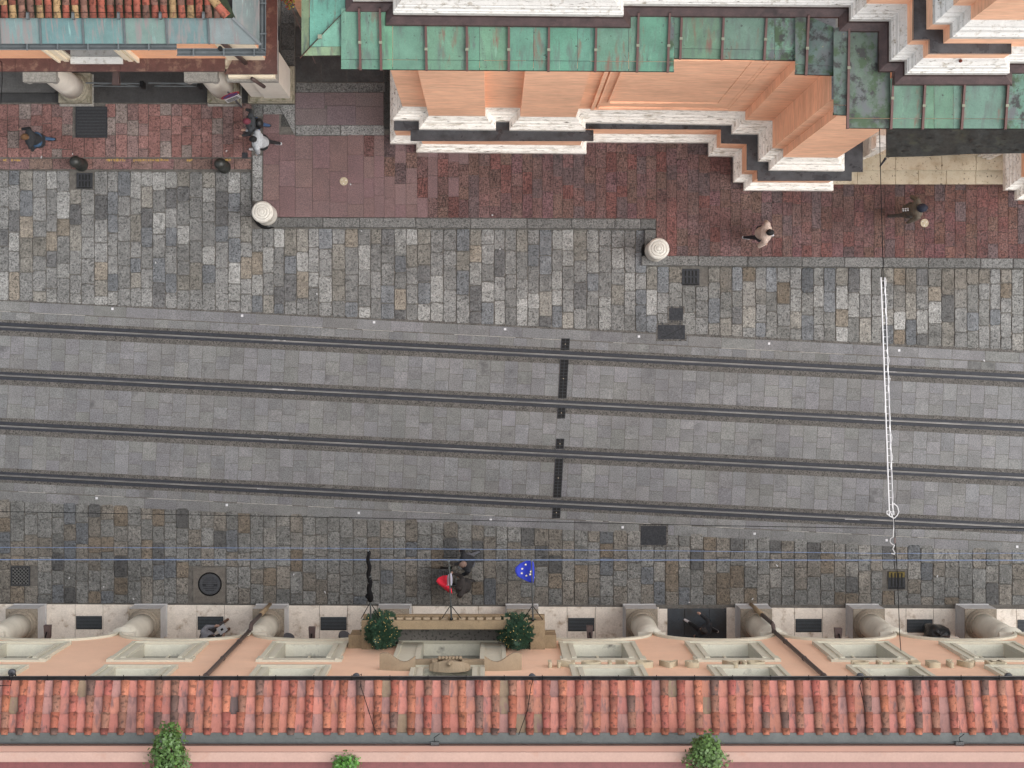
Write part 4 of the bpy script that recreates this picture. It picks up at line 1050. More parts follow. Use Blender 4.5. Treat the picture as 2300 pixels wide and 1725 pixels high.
MB().box(P(932, 0, 10.5).x, FD-.01, 10.3, P(1089, 0, 10.5).x, FD+.2, 10.52).build('cornice', m_sand, pd)
mb = MB(); n = 18; ca = P(1009, 0, 11.2).x; vs = []
for k in range(n+1):
    a = math.pi*k/n; rr = .46*(1+.04*math.cos(k*math.pi)); xx = ca-rr*math.cos(a); z = 10.75+.35*math.sin(a)
    vs += [(xx, FD+.12+.14*math.sin(a), z), (xx, FD+.02, z+.12)]
vs += [(ca, FD+.24, 10.62), (ca, FD+.05, 10.6)]
c0, c1 = len(vs)-2, len(vs)-1; fs = []
for k in range(n): fs += [(2*k, 2*k+2, 2*k+3, 2*k+1), (c0, 2*k+2, 2*k), (c1, 2*k+1, 2*k+3)]
mb.add(vs, fs); mb.build('shell', m_sand, pd)
MB().lathe([(.03, 11.1), (.06, 11.16), (.05, 11.25), (.02, 11.32)], ca, FD+.22, 10).build('finial', m_sand, pd, True)
for s in (-1, 1): MB().box(ca+s*.34-.06, FD-.01, 10.5, ca+s*.34+.06, FD+.24, 10.8).build('bracket', m_sand, pd)
for k in range(7): 
    xx = ca-.24+.08*k; MB().lathe([(.02, 10.5), (.045, 10.55), (.045, 10.62), (.02, 10.68)], xx, FD+.26, 8).build('garland_knob', m_sand, pd)

# ================================================================== ARCADED HOUSE (upper left)
AD = P(0, 160, 5.2).y                            # front edge of the ledge
arc = thing('arcaded_house', (-10, AD, 0), 'orange house with portico columns, brown ledge and grey-green metal eave', 'house')
AX0, AX1 = -15.0, P(663, 0, 0).x
y_wall = P(0, 131, 5.2).y; ax_wall = P(596, 0, 5.2).x
ledge_r = P(622, 0, 5.2).x
cuts = [AX0, P(-120, 0, 5.2).x, P(34, 0, 5.2).x, P(112, 0, 5.2).x, P(270, 0, 5.2).x, P(330, 0, 5.2).x, P(420, 0, 5.2).x, P(505, 0, 5.2).x]
for a, b in zip(cuts[:-1], cuts[1:]):
    MB().box(a+.003, AD, 5.08, b-.003, y_wall+.05, 5.2).build('ledge_sheet', m_ledge, arc)
MB().prism([(cuts[-1], AD-.07), (ledge_r, AD-.07), (ledge_r-.35, y_wall+.05), (cuts[-1]+.25, y_wall+.05)], 5.09, 5.215).build('ledge_sheet', m_ledge, arc)
MB().prism([(ledge_r, AD-.07), (ledge_r, 14), (ledge_r-.4, 14), (ledge_r-.35, y_wall+.05)], 5.09, 5.21).build('ledge_sheet', m_ledge, arc)
MB().box(AX0, AD+.16, 4.55, ledge_r-.12, AD+.45, 5.08).build('architrave', m_arcade_cream, arc)
MB().box(AX0, y_wall, 5.15, ax_wall, y_wall+.4, 9.5).build('wall', m_arcade_wall, arc)
MB().box(ax_wall-.4, y_wall+.4, 5.12, ax_wall, 14, 9.5).build('side_wall', m_arcade_wall, arc)
a, b = P(511, 0, 5.3).x, P(594, 0, 5.3).x
MB().box(a, y_wall-.05, 5.2, b, y_wall, 9.5).build('corner_pilaster', m_arcade_cream, arc)
MB().tube([((a+b)/2-.28, y_wall-.12, 9.3), ((a+b)/2-.02, y_wall-.12, 5.2)], .06, 10).build('downpipe', m_brown, arc, True)
MB().tube([((a+b)/2+.12, AD-.16, 5.0), ((a+b)/2+.3, AD-.2, 3.9)], .05, 10).build('downpipe', m_brown, arc, True)
# window on the upper floor
wx0, wx1 = P(160, 0, 5.4).x, P(277, 0, 5.4).x
wroot = MB().box(wx0, y_wall-.01, 5.5, wx1, y_wall+.02, 8.3).build('window', m_glass, arc)
MB().box(wx0, y_wall-.19, 5.42, wx1, y_wall-.012, 5.5).build('sill', m_white_stone, wroot)
for s, xx in ((-1, wx0), (1, wx1)):
    for k, (w0, w1, d) in enumerate(((0, .10, .05), (.10, .22, .09), (.22, .32, .06), (.32, .38, .12))):
        p, q = sorted((xx+s*w0, xx+s*w1)); MB().box(p, y_wall-d, 5.2, q, y_wall-.001, 8.5).build('frame_moulding', m_arcade_cream, wroot)
# eave: metal apron panels, gutter, tiles
ze = 9.6; yg = P(0, 104, ze).y; xg = P(594, 0, ze).x
ya, yb = P(0, 98, ze+.05).y, P(0, 39, ze+.3).y
eroof = MB().box(AX0, yb, ze-.1, xg-.3, yb+5, ze).build('tiled_roof', m_gutter_dark, arc)
seams = [-260, -175, -90, 0, 92, 188, 281, 376, 470]
for a, b in zip(seams[:-1], seams[1:]):
    t = H(118+jit(8), 146+jit(5), 146+jit(5))
    MB().slab(P(a+.5, 98, ze+.05), P(b-.5, 98, ze+.05), P(b-.5-3, 40, ze+.3), P(a+.5-3, 40, ze+.3), .03, t).build('apron_panel', m_grey_copper, eroof)
MB().slab(P(470.5, 98, ze+.05), P(586, 100, ze+.05), P(523, 40, ze+.3), P(467, 40, ze+.3), .03, H(140, 152, 152)).build('apron_panel', m_grey_copper, eroof)
MB().slab(P(583, -160, ze+.05), P(583, 99, ze+.05), P(522, 40, ze+.3), P(522, -160, ze+.3), .03, H(118, 132, 130)).build('apron_panel', m_grey_copper, eroof)
for u in seams[1:]:
    a, b = P(u, 99, ze+.09), P(u-3, 41, ze+.34); d = Vector((.02, 0, 0))
    MB().slab(a-d, a+d, b+d, b-d, .05).build('apron_seam', m_grey_metal, eroof)
a, b = P(586, 101, ze+.09), P(523, 40, ze+.36); d = Vector((.022, .022, 0)); MB().slab(a-d, a+d, b+d, b-d, .05).build('apron_seam', m_grey_metal, eroof)
def gut(p, q, lab):
    mb = MB(); d = (q-p).normalized(); nrm = Vector((d.y, -d.x, 0)); n = 8
    pr = [(.07*math.cos(math.pi*(1+k/n)), .07*math.sin(math.pi*(1+k/n))) for k in range(n+1)]
    vs = []
    for base in (p, q): vs += [base+nrm*o+Vector((0, 0, z)) for o, z in pr]
    mb.add(vs, [(k, k+1, n+1+k+1, n+1+k) for k in range(n)]); L = (q-p).length
    for o in (-.08, .075):
        a0 = p+nrm*o; b0 = q+nrm*o; e = nrm*.012; z = Vector((0, 0, .015)); mb.add([a0-e+z, b0-e+z, b0+e+z, a0+e+z, a0-e-z, b0-e-z, b0+e-z, a0+e-z], [(3, 2, 1, 0), (4, 5, 6, 7), (0, 1, 5, 4), (2, 3, 7, 6)])
    g = mb.build('gutter', m_grey_metal, eroof)
    k = .4
    while k < L:
        c = p+d*k; a0 = c-nrm*.09; b0 = c+nrm*.10; e = d*.018; z = Vector((0, 0, .03)); MB().slab(a0-e+z, b0-e+z, b0+e+z, a0+e+z, .02).build('gutter_bracket', m_grey_metal, eroof); k += .72
gut(Vector((AX0, yg, ze)), Vector((P(396, 0, ze).x, yg, ze)), '')
gut(Vector((P(396, 0, ze).x, yg-.13, ze-.06)), Vector((P(596, 0, ze).x, yg-.13, ze-.06)), '')
gut(Vector((P(589, 0, ze).x, yg-.1, ze-.03)), Vector((P(589, 0, ze).x, 14, ze-.03)), '')
c = P(494, 108, ze); MB().lathe([(.055, ze-.12), (.055, ze-.02), (.05, ze-.01)], c.x, c.y, 14).build('outlet_hole', m_dark_gap, eroof)
yt = P(0, 38, ze+.35).y; pt = 19.9/PXM*(1-9.9/CAM_H); xx = P(-60, 0, ze).x
mcov = tile_mesh('cover_tile', .45, .088, .07); mcov.materials.append(m_tile)
def arc_col():
    k = R.random()
    if k < .55: c = R.uniform(140, 185); b = (c, c*.55, c*.44)
    elif k < .8: c = R.uniform(120, 150); b = (c, c*.72, c*.62)
    else: c = R.uniform(165, 190); b = (c, c*.82, c*.58)
    return H(*b)
xe = P(500, 0, ze).x
MB().slab((P(-90, 0, ze).x, yt-.02, ze+.30), (xe+.35, yt-.02, ze+.30), (xe-.2, yt+1.2, ze+.7), (P(-90, 0, ze).x, yt+1.2, ze+.7), .05).build('mossy_bed', mat('mossy_bed', H(52, 62, 40), .9, .4, 8), eroof)
while xx < xe:
    for r_ in range(4):
        d = r_*.30; o = put('cover_tile', mcov, eroof, (xx+jit(.006), yt+d*.95-.02, ze+.36+d*.30+.004*(r_ % 2)), math.radians(17), jit(.03), arc_col())
    xx += pt
for k in range(3):
    o = put('hip_tile', mcov, eroof, (xe+.16-.2*k, yt+.0+.24*k, ze+.42+.1*k), math.radians(15), math.radians(40), arc_col()); o.scale = (1.2, 1.1, 1.2)
MB().tube([P(-60, 27, ze+.55), P(470, 29, ze+.55)], .006, 6).build('lightning_wire', m_wire, eroof)
for u in (62, 164, 266, 360, 457):
    c = P(u, 33, ze+.5); MB().box(c.x-.03, c.y-.1, ze+.4, c.x+.03, c.y+.06, ze+.54).build('wire_bracket', m_grey_metal, eroof)
# columns
ay = P(0, 198, .5).y
def acol(u, lab=None):
    x = G(u)
    c = MB().box(x-.45, ay-.40, .02, x+.45, ay+.45, .42).build('column', m_mossy_base, arc)
    MB().box(x-.49, ay-.46, .02, x+.49, ay+.46, .12).build('plinth_foot', m_arcade_cap, c)
    MB().lathe([(.43, .42), (.44, .48), (.42, .55), (.38, .58), (.40, .63), (.385, .68), (.345, .70)], x, ay, 26).build('column_base', m_mossy_base, c, True)
    MB().lathe([(.335, .70), (.33, 1.8), (.30, 3.4), (.29, 3.9)], x, ay, 26).build('shaft', m_arcade_col, c, True)
    MB().lathe([(.29, 3.9), (.33, 3.94), (.30, 3.98), (.34, 4.2), (.42, 4.3)], x, ay, 20).build('capital', m_arcade_cap, c, True)
    MB().box(x-.44, ay-.46, 4.3, x+.44, ay+.44, 4.55).build('abacus', m_arcade_cap, c)
    for s in (-1, 1): MB().lathe([(.09, 4.12), (.11, 4.16), (.11, 4.26), (.08, 4.3)], x+s*.34, ay-.36, 12).build('volute', m_arcade_cap, c)
for u in (-170, 174, 506): acol(u)
# corner pillar
px0, px1 = G(598), G(655)
cp = MB().box(px0, AD+.02, .3, px1, AD+.85, 4.3).build('corner_pillar', m_arcade_col, arc)
MB().box(px0-.38, AD+.06, .3, px0, AD+.8, 4.3).build('half_column', m_arcade_col, cp)
MB().box(G(560), AD-.10, .02, px1+.11, AD+.95, .30).build('pillar_foot', m_mossy_base, cp)
MB().box(G(566), AD-.07, .30, px1+.06, AD+.9, .40).build('pillar_base', m_mossy_base, cp)
MB().box(px0-.5, AD-.16, 4.3, px1+.12, AD+.95, 4.55).build('pillar_capital', m_arcade_cap, cp)
MB().box(px0-.42, AD-.10, 4.55, px1+.06, AD+.9, 4.80).build('pillar_frieze', m_arcade_cream, cp)
MB().tube([(px1+.10, AD+.1, 4.7), (px1+.10, AD+2.2, 4.7)], .04, 8).build('pipe', m_signwhite, cp); MB().tube([(px1+.0, AD+.1, 4.85), (px1+.0, AD+2.2, 4.85)], .03, 8).build('pipe', m_grey_metal, cp)
# portico floor and step
MB().box(AX0, GY(210), .0, G(128), GY(60), .20).build('portico_floor', m_arcade_floor, arc)
MB().box(AX0, GY(231), .0, G(128), GY(210.5), .08).build('step', m_arcade_dark, arc)
MB().box(G(128), GY(231), .0, G(630), GY(60), .10).build('portico_floor', m_arcade_dark, arc)
MB().box(AX0, GY(-60), 0, AX1-.3, GY(-20), 5.0).build('portico_back_wall', m_arcade_wall, arc)
MB().box(AX0, AD+.45, 4.7, AX1-.4, GY(-20), 4.9).build('portico_ceiling', m_arcade_cream, arc)
# iron bars between the columns
for (u0, u1, z) in ((193, 318, 3.0), (333, 447, 3.0)):
    a, b = P(u0, 186, z), P(u1, 187, z)
    rr = thing('tie_bar', a, 'thin grey iron bars between the arcade columns, ' + ('the set behind the brown lamp' if u0 < 200 else 'the set beside the no parking sign'), 'iron bar', 'iron bars between the arcade columns')
    MB().tube([a, b], .022, 8).build('upper_bar', m_grey_metal, rr); a2, b2 = P(u0+14, 193, 2.6), P(u1-6, 194, 2.6); MB().tube([a2, b2], .018, 8).build('lower_bar', m_grey_metal, rr)
    MB().tube([a2, a+(b-a)*.5, b2], .015, 6).build('brace', m_grey_metal, rr); MB().box(b.x-.04, b.y-.1, 2.6, b.x+.04, b.y+.06, 3.06).build('clamp', m_black, rr)

# ================================================================== THINGS ON AND OVER THE STREET
# ---- overhead cables
def cable(pts, r, m, name, lab, cat='cable'):
    mb = MB(); pts = [Vector(p) for p in pts]; out = []
    for a, b in zip(pts[:-1], pts[1:]): out += [a+(b-a)*k/6 for k in range(6)]
    return tag(mb.tube(out+[pts[-1]], r, 6).build(name, m), lab, cat)
zc = 7.4
def sagline(pp, z0, sag):
    n = len(pp); out = []
    for i, (u, v) in enumerate(pp): out.append(P(u, v, z0))
    return out
cable(sagline([(-260, 1257), (600, 1257), (1500, 1258), (2560, 1258.5)], zc, 0), .013, m_bluewire, 'overhead_cable', 'thicker pale blue cable strung along the street in front of the hotel')
cable(sagline([(-260, 1229), (700, 1231), (1500, 1237), (1980, 1243), (2560, 1242)], zc+.2, 0), .007, m_bluewire, 'overhead_cable', 'thin blue cable running above the thicker one')
cable(sagline([(-260, 1142), (0, 1149), (800, 1163), (1600, 1180.5), (2050, 1188), (2560, 1187)], 6.8, 0), .008, m_wire, 'overhead_cable', 'thin black cable crossing the tram border slabs lengthwise')
# suspension wire and light ladder
Z8 = 8.0
cable([P(1975, 262, 9.2), P(1977, 360, 8.6), P(1984, 622, Z8), P(2008, 1160, Z8), P(2016, 1300, Z8), P(2021, 1430, 8.1), P(2025, 1478, 8.25)], .010, m_wire, 'suspension_wire', 'black wire from the church to the hotel carrying the white light string')
cable([P(-20, 120, 6.4), P(4, 140, 6.3), P(5, 178, 6.0), P(2, 232, 3.0)], .010, m_wire, 'hanging_wire', 'thin black wire dropping past the arcade ledge at the picture edge')
lad = thing('light_string', P(1993, 890, Z8), 'white ladder-shaped festive light string hung across the tram tracks', 'light string')
def LP(t, off, dz=0): return P(1984+t*(2003-1984)+off, 623+t*(1157-623), Z8+dz)
for off in (-5.4, 3.0):
    MB().tube([LP(k/20, off) for k in range(21)], .018, 8).build('light_tube', m_lightwhite, lad)
n = 34
for k in range(n):
    t = (k+.5)/n; a, b = LP(t, -5.4, .01), LP(t, 3.0+(5.5 if k % 6 == 2 else 0), .01); MB().tube([a, b], .006, 5).build('rung', m_lightwhite, lad)
mb = MB(); pts = [LP(k/220, 4.0+2.6*math.sin(k*.35)*(1 if math.sin(k*.09) > -.3 else .2), .03) for k in range(221)]
mb.tube(pts, .006, 5).build('wound_cord', m_lightwhite, lad)
loop = [(2005, 1162), (2000, 1160), (1992, 1154), (1992, 1148), (1998, 1147), (2002, 1154), (2006, 1164)]
MB().tube([P(u, v, Z8+.02) for u, v in loop], .014, 6).build('cord_loop', m_lightwhite, lad)
loop = [(2007, 1130), (2016, 1138), (2019, 1150), (2015, 1158), (2010, 1163), (2007, 1164)]
MB().tube([P(u, v, Z8+.02) for u, v in loop], .012, 6).build('cord_loop', m_lightwhite, lad)
loop = [(2007, 1164), (2008, 1178), (2007, 1192), (2006, 1206), (2000, 1210), (1999, 1217), (2003, 1222), (2009, 1225), (2005, 1233), (2010, 1242), (2009, 1245), (2002, 1243)]
MB().tube([P(u, v, Z8-.1) for u, v in loop], .013, 6).build('cord_tail', m_lightwhite, lad)
a = P(2010, 1214, Z8); MB().box(a.x-.02, a.y-.07, a.z-.03, a.x+.02, a.y+.07, a.z+.03).build('connector', m_brown, lad)
a = P(1988.5, 916, Z8); MB().box(a.x-.015, a.y-.12, a.z-.02, a.x+.015, a.y+.06, a.z+.02).build('clip', m_lightwhite, lad)

# ---- portico lamps and lanterns
def lantern(u, v, lab, z=3.4, w=.18, l=.36):
    a = P(u, v, z); root = thing('portico_lamp', (a.x, a.y, z-.3), lab, 'lamp', 'brown box lamps under the portico')
    vs = [(-w/2, l/2, 0), (w/2, l/2, 0), (w*.36, -l/2, 0), (-w*.36, -l/2, 0), (-w/2, l/2, -.22), (w/2, l/2, -.22), (w*.36, -l/2, -.22), (-w*.36, -l/2, -.22)]
    MB().add([(a.x+x, a.y+y, a.z+zz) for x, y, zz in vs], [(3, 2, 1, 0), (4, 5, 6, 7), (0, 1, 5, 4), (1, 2, 6, 5), (2, 3, 7, 6), (3, 0, 4, 7)]).build('housing', m_brown, root)
    MB().box(a.x-w*.38, a.y-l*.4, a.z-.26, a.x+w*.38, a.y+l*.42, a.z-.22).build('rim', m_black, root)
    MB().tube([(a.x, a.y, a.z), (a.x, a.y-.25, a.z+.4), (a.x, a.y-.6, a.z+.9)], .018, 6).build('hanger', m_black, root)
lantern(105, 1420, 'brown tapered box lamp under the leftmost full arch of the hotel')
lantern(700, 1424, 'brown tapered box lamp left of the balcony, between the two round floodlights')
lantern(1325, 1421, 'brown tapered box lamp in front of the floor grille right of the balcony')
lantern(1884, 1424, 'brown square box lamp beside the column right of the second downpipe', w=.2, l=.30)
a = P(259.5, 175, 3.4)
root = thing('portico_lamp', a, 'pale brown tapered lamp hung between the arcade columns', 'lamp')
MB().add([(a.x+x, a.y+y, a.z+zz) for x, y, zz in ((-.10, -.17, 0), (.10, -.17, 0), (.075, .2, .0), (-.075, .2, 0), (-.10, -.17, -.2), (.10, -.17, -.2), (.075, .2, -.2), (-.075, .2, -.2))], [(0, 1, 2, 3), (7, 6, 5, 4), (0, 4, 5, 1), (1, 5, 6, 2), (2, 6, 7, 3), (3, 7, 4, 0)]).build('housing', m_brown, root)
MB().tube([(a.x, a.y+.2, a.z-.05), (a.x, a.y+.6, a.z+.3), (a.x, a.y+.9, a.z+.8)], .02, 6).build('hanger', m_black, root)
def flood(u, v, z, lab, r=.17):
    a = P(u, v, z); root = thing('floodlight', a, lab, 'floodlight', 'round portico floodlights'); n = 20
    ax = Vector((.35, .75, .55)).normalized(); s = ax.cross(Vector((0, 0, 1))).normalized(); t = s.cross(ax)
    def ring(rr, d): return [a+ax*d+(s*math.cos(2*math.pi*k/n)+t*math.sin(2*math.pi*k/n))*rr for k in range(n)]
    def shell(prof, nm, m):
        vs = []; fs = []
        for rr, d in prof: vs += ring(rr, d)
        for i in range(len(prof)-1): fs += [(i*n+k, i*n+(k+1) % n, (i+1)*n+(k+1) % n, (i+1)*n+k) for k in range(n)]
        fs += [tuple(range(n)), tuple(range((len(prof)-1)*n, len(prof)*n))]; MB().add(vs, fs).build(nm, m, root, False)
    shell([(r*.6, -.16), (r*.8, -.08), (r, -.02), (r, .03)], 'housing', m_black); shell([(r*.98, .03), (r*1.05, .04), (r*1.05, .06), (r*.9, .065)], 'bezel', m_lampgrey); shell([(r*.88, .062), (r*.88, .068)], 'lens', m_lampgrey)
    MB().tube([a-ax*.1, a-ax*.2+Vector((0, -.1, -.1)), a-ax*.2+Vector((0, -.3, -.1))], .02, 6).build('arm', m_black, root)
flood(648, 1434, 2.8, 'round dark floodlight beside the third hotel column', .15)
flood(773, 1430, 2.8, 'round dark floodlight just left of the balcony shoulder', .16)
for (u, v, lab) in ((26, 1511, 'leftmost'), (800, 1520, 'second from the left'), (1195, 1521, 'third from the left, right of the balcony'), (1933, 1520, 'fourth from the left, by the clogged gutter'), (2266, 1520, 'rightmost')):
    z = 13.2; a = P(u, v, z); root = thing('eave_floodlight', a, f'round grey floodlight under the hotel gutter, {lab}', 'floodlight', 'grey floodlights under the hotel gutter')
    MB().lathe([(.02, z-.14), (.07, z-.12), (.08, z-.02), (.083, z), (.07, z+.012), (.03, z+.016)], a.x, a.y, 22).build('head', m_lampgrey, root, True)
    MB().tube([(a.x+.06, a.y, z-.05), (a.x+.10, a.y-.2, z-.05), (a.x+.10, a.y-.4, z-.03)], .016, 6).build('arm', m_black, root)
    if u in (800, 1195, 1933, 26):
        e = {800: (845, 1650), 1195: (1165, 1650), 1933: (1943, 1650), 26: (-20, 1540)}[u]
        MB().tube([(a.x, a.y, z+.02), P(u+12, 1514, 13.5) if u == 800 else P(u+2, v+8, 13.8), P(u+10 if u == 800 else u-2, 1540, 13.92), P((u+10+e[0])/2, (1540+e[1])/2, 14.02), P(*e, 14.16)], .008, 6).build('lead_cable', m_wire, root)
# leaves clogging the gutter
mb = MB()
for k in range(40):
    a = P(1952+jit(11), 1528+jit(4), 13.6+R.uniform(0, .06)); t = R.uniform(0, 3); s = .03
    mb.add([a+Vector((math.cos(t)*s, math.sin(t)*s, 0)), a+Vector((-math.sin(t)*s*.6, math.cos(t)*s*.6, .02)), a-Vector((math.cos(t)*s, math.sin(t)*s, 0))], [(0, 1, 2)], H(110+jit(20), 84+jit(14), 66))
tag(mb.build('dead_leaves', m_leaf), 'clump of brown dead leaves in the hotel gutter', 'leaves', kind='stuff')

# ---- plants
def foliage(name, c, rx, ry, rz, n, size, cols, mt, spiky=False, pear=0.0):
    mb = MB()
    for k in range(n):
        while True:
            p = Vector((R.uniform(-1, 1), R.uniform(-1, 1), R.uniform(-1, 1)))
            if .30 < p.length < 1: break
        p *= (.78+.22*R.random()) if R.random() < .7 else R.uniform(.95, 1.28)
        lump = 1+.16*math.sin(p.x*7+c[0])*math.cos(p.y*6+c[1])
        q = Vector((p.x*rx*lump*(1-pear*p.y), p.y*ry, p.z*rz))
        o = Vector(c)+q; d = (Vector((p.x, p.y, p.z+.45))+Vector((jit(.7), jit(.7), jit(.5)))).normalized()
        a = d.cross(Vector((jit(1), jit(1), jit(1)))).normalized(); b = d.cross(a); s = size*R.uniform(.45, 1.35); kk = .45+.75*max(0, min(1, (p.length-.3)/.6)) if False else 1; col = cols()
        if spiky: mb.add([o-a*s*.16, o+a*s*.16, o+d*s*1.5], [(0, 1, 2)], col)
        else: mb.add([o-a*s*.5, o-b*s*.35+d*s*.12, o+a*s*.5+d*s*.2, o+b*s*.35+d*s*.12], [(0, 1, 2, 3)], col)
    return mb
def shrub(u, v, z, rx, ry, rz, n, lab, col, pear=0.0):
    a = P(u, v, z); root = thing('terrace_shrub', (a.x, a.y, z-rz), lab, 'shrub', 'green shrubs on the hotel roof terrace')
    MB().tube([(a.x, a.y-.05, z-rz-.2), (a.x+.03, a.y, z-rz*.3), (a.x, a.y, z+rz*.3)], .03, 6, r2=.012).build('stem', m_brown, root)
    mbf = MB(); mbf.lathe([(rx*.55*math.cos(t), z+rz*.6*math.sin(t)) for t in (-1.4, -.9, -.4, 0, .4, .9, 1.4)], a.x, a.y, 12, (.008, .02, .006)); 
    f = foliage('f', a, rx, ry, rz, n, .075, col, m_leaf, pear=pear)
    f.build('crown', m_leaf, root)
    px_ = P(u, 1745, 14.2); MB().lathe([(.2, 14.1), (.26, 14.5), (.28, 14.6), (.24, 14.6)], a.x, px_.y-.1, 16).build('pot', m_sand, root)
def g1():
    c = R.uniform(.6, 1.25); return tuple(x*c for x in H(84, 120, 48))
def g2():
    c = R.uniform(.6, 1.2); return tuple(x*c for x in H(90, 146, 50))
def g3():
    c = R.uniform(.55, 1.2); return tuple(x*c for x in H(92, 126, 54))
shrub(380, 1690, 15.0, .40, .62, .45, 2600, 'tall bright green shrub spilling over the parapet, left', g1, .35)
shrub(778, 1716, 14.9, .30, .24, .4, 900, 'small low green shrub peeping over the parapet', g2)
shrub(1586, 1694, 15.0, .42, .46, .45, 2100, 'rounded green shrub over the parapet on the right', g3, .3)
def fir(u, v, lab):
    a = P(u, v, 7.8); root = thing('fir_tree', (a.x, a.y, 6.46), lab, 'fir tree', 'lit fir trees on the balcony ends')
    MB().lathe([(.14, 6.456), (.19, 6.8), (.2, 6.82), (.16, 6.82)], a.x, a.y, 16).build('pot', m_signwhite, root)
    MB().tube([(a.x, a.y, 6.8), (a.x, a.y, 8.85)], .03, 8, r2=.008).build('trunk', m_brown, root)
    mb = MB(); lights = MB(); zc_ = 0
    mb.lathe([(.30, 7.0), (.26, 7.4), (.18, 7.9), (.09, 8.4), (.02, 8.7)], a.x, a.y, 14, (.012, .028, .018))
    for k in range(520):
        t = R.random()**1.25; z = 6.9+1.9*t; ang = R.uniform(0, 2*math.pi); L = (.44*(1-t)+.07)*R.uniform(.85, 1.06)
        d = Vector((math.cos(ang), math.sin(ang), .12+.4*t)).normalized(); p0 = Vector((a.x, a.y, z)); side = d.cross(Vector((0, 0, 1))).normalized(); upv = side.cross(d)
        c = R.uniform(.55, 1.25); col = tuple(x*c for x in H(62, 98, 74))
        for j in range(9):
            q = p0+d*L*(.35+.65*j/8)
            for s in (-1, 1, .2):
                e = q+(side*s*.5+upv*.28+d*.8)*.075*R.uniform(.7, 1.2)-Vector((0, 0, .01)); w = upv.cross(e-q).normalized()*.016; mb.add([q-w, q+w, e], [(0, 1, 2)], col)
        if R.random() < .34:
            q = p0+d*L*.98+Vector((0, 0, .02)); r_ = .0075; lights.add([q+Vector((r_, 0, 0)), q+Vector((-r_*.5, r_*.87, 0)), q+Vector((-r_*.5, -r_*.87, 0)), q+Vector((0, 0, r_*1.6))], [(0, 1, 3), (1, 2, 3), (2, 0, 3), (2, 1, 0)])
    mb.build('crown', m_fir, root); o = lights.build('fairy_lights', m_bulb, root); o['kind'] = 'stuff'
fir(853, 1425, 'dark fir tree with warm fairy lights on the left end of the balcony')
fir(1163, 1427, 'dark fir tree with warm fairy lights on the right end of the balcony')
a = P(650, 3, 8.5); root = thing('hanging_flowers', a, 'small yellow and orange flower bunch at the top of the alley', 'flowers')
f = foliage('f', a, .16, .2, .12, 130, .06, lambda: R.choice((H(190, 170, 50), H(170, 60, 40), H(110, 130, 50))), m_leaf); f.build('blooms', m_leaf, root)
MB().tube([a+Vector((0, 0, -.1)), a+Vector((.05, -.2, -1.0)), a+Vector((.35, -1.0, -3))], .012, 6).build('stem', m_brown, root)

# ---- flags
def pole(name, root, base, tip):
    MB().tube([base, base+(tip-base)*.5, tip], .022, 8, r2=.014).build('pole', m_grey_metal, root)
    MB().lathe([(.02, tip.z), (.032, tip.z+.02), (.02, tip.z+.05)], tip.x, tip.y, 10).build('finial', m_grey_metal, root)
    j = base+(tip-base)*.25
    for dx in (-.24, .24):
        MB().tube([j, Vector((base.x+dx, base.y+.02, base.z+.02))], .010, 6).build('stay', m_black, root)
    MB().lathe([(.035, base.z-.12), (.04, base.z-.06), (.035, base.z+.03)], base.x, base.y, 10).build('socket', m_black, root)
def cloth(root, name, m, grid):
    n, k = len(grid), len(grid[0]); mb = MB(); vs = [p for r_ in grid for p in r_]
    th = Vector((0, 0, .006)); vs2 = [p-th for p in vs]; fs = []
    for i in range(n-1):
        for j in range(k-1):
            a = i*k+j; fs.append((a, a+1, a+k+1, a+k)); fs.append((n*k+a, n*k+a+k, n*k+a+k+1, n*k+a+1))
    for i in range(n-1): fs += [(i*k, (i+1)*k, n*k+(i+1)*k, n*k+i*k), ((i+1)*k+k-1, i*k+k-1, n*k+i*k+k-1, n*k+(i+1)*k+k-1)]
    for j in range(k-1): fs += [(j, n*k+j, n*k+j+1, j+1), ((n-1)*k+j+1, n*k+(n-1)*k+j+1, n*k+(n-1)*k+j, (n-1)*k+j)]
    return MB().add(vs+vs2, fs).build(name, m, root, True)
# black furled flag
b, t = P(833, 1391, 7.42), P(827, 1236, 8.7)
root = thing('furled_flag', b, 'black flag rolled tightly round its pole, left end of the balcony', 'flag', 'flags on the balcony')
pole('p', root, b, t)
d = t-b; pts = [b+d*(.28+.70*k/16)+Vector((.02*math.sin(k*1.3), 0, -.02)) for k in range(17)]
MB().tube([p+Vector((0, 0, .03)) for p in pts], .068, 9, r2=.042).build('furled_cloth', m_wire, root, True)
for f_ in (.55, .60, .64): c = b+d*f_; MB().tube([c+d.normalized()*-.012, c+d.normalized()*.012], .062, 10).build('tie', m_grey_metal, root)
c = b+d*.34+Vector((-.05, 0, -.02)); MB().lathe([(.02, c.z-.07), (.065, c.z-.03), (.07, c.z+.02), (.03, c.z+.06)], c.x, c.y, 10).build('knot', m_wire, root, True)
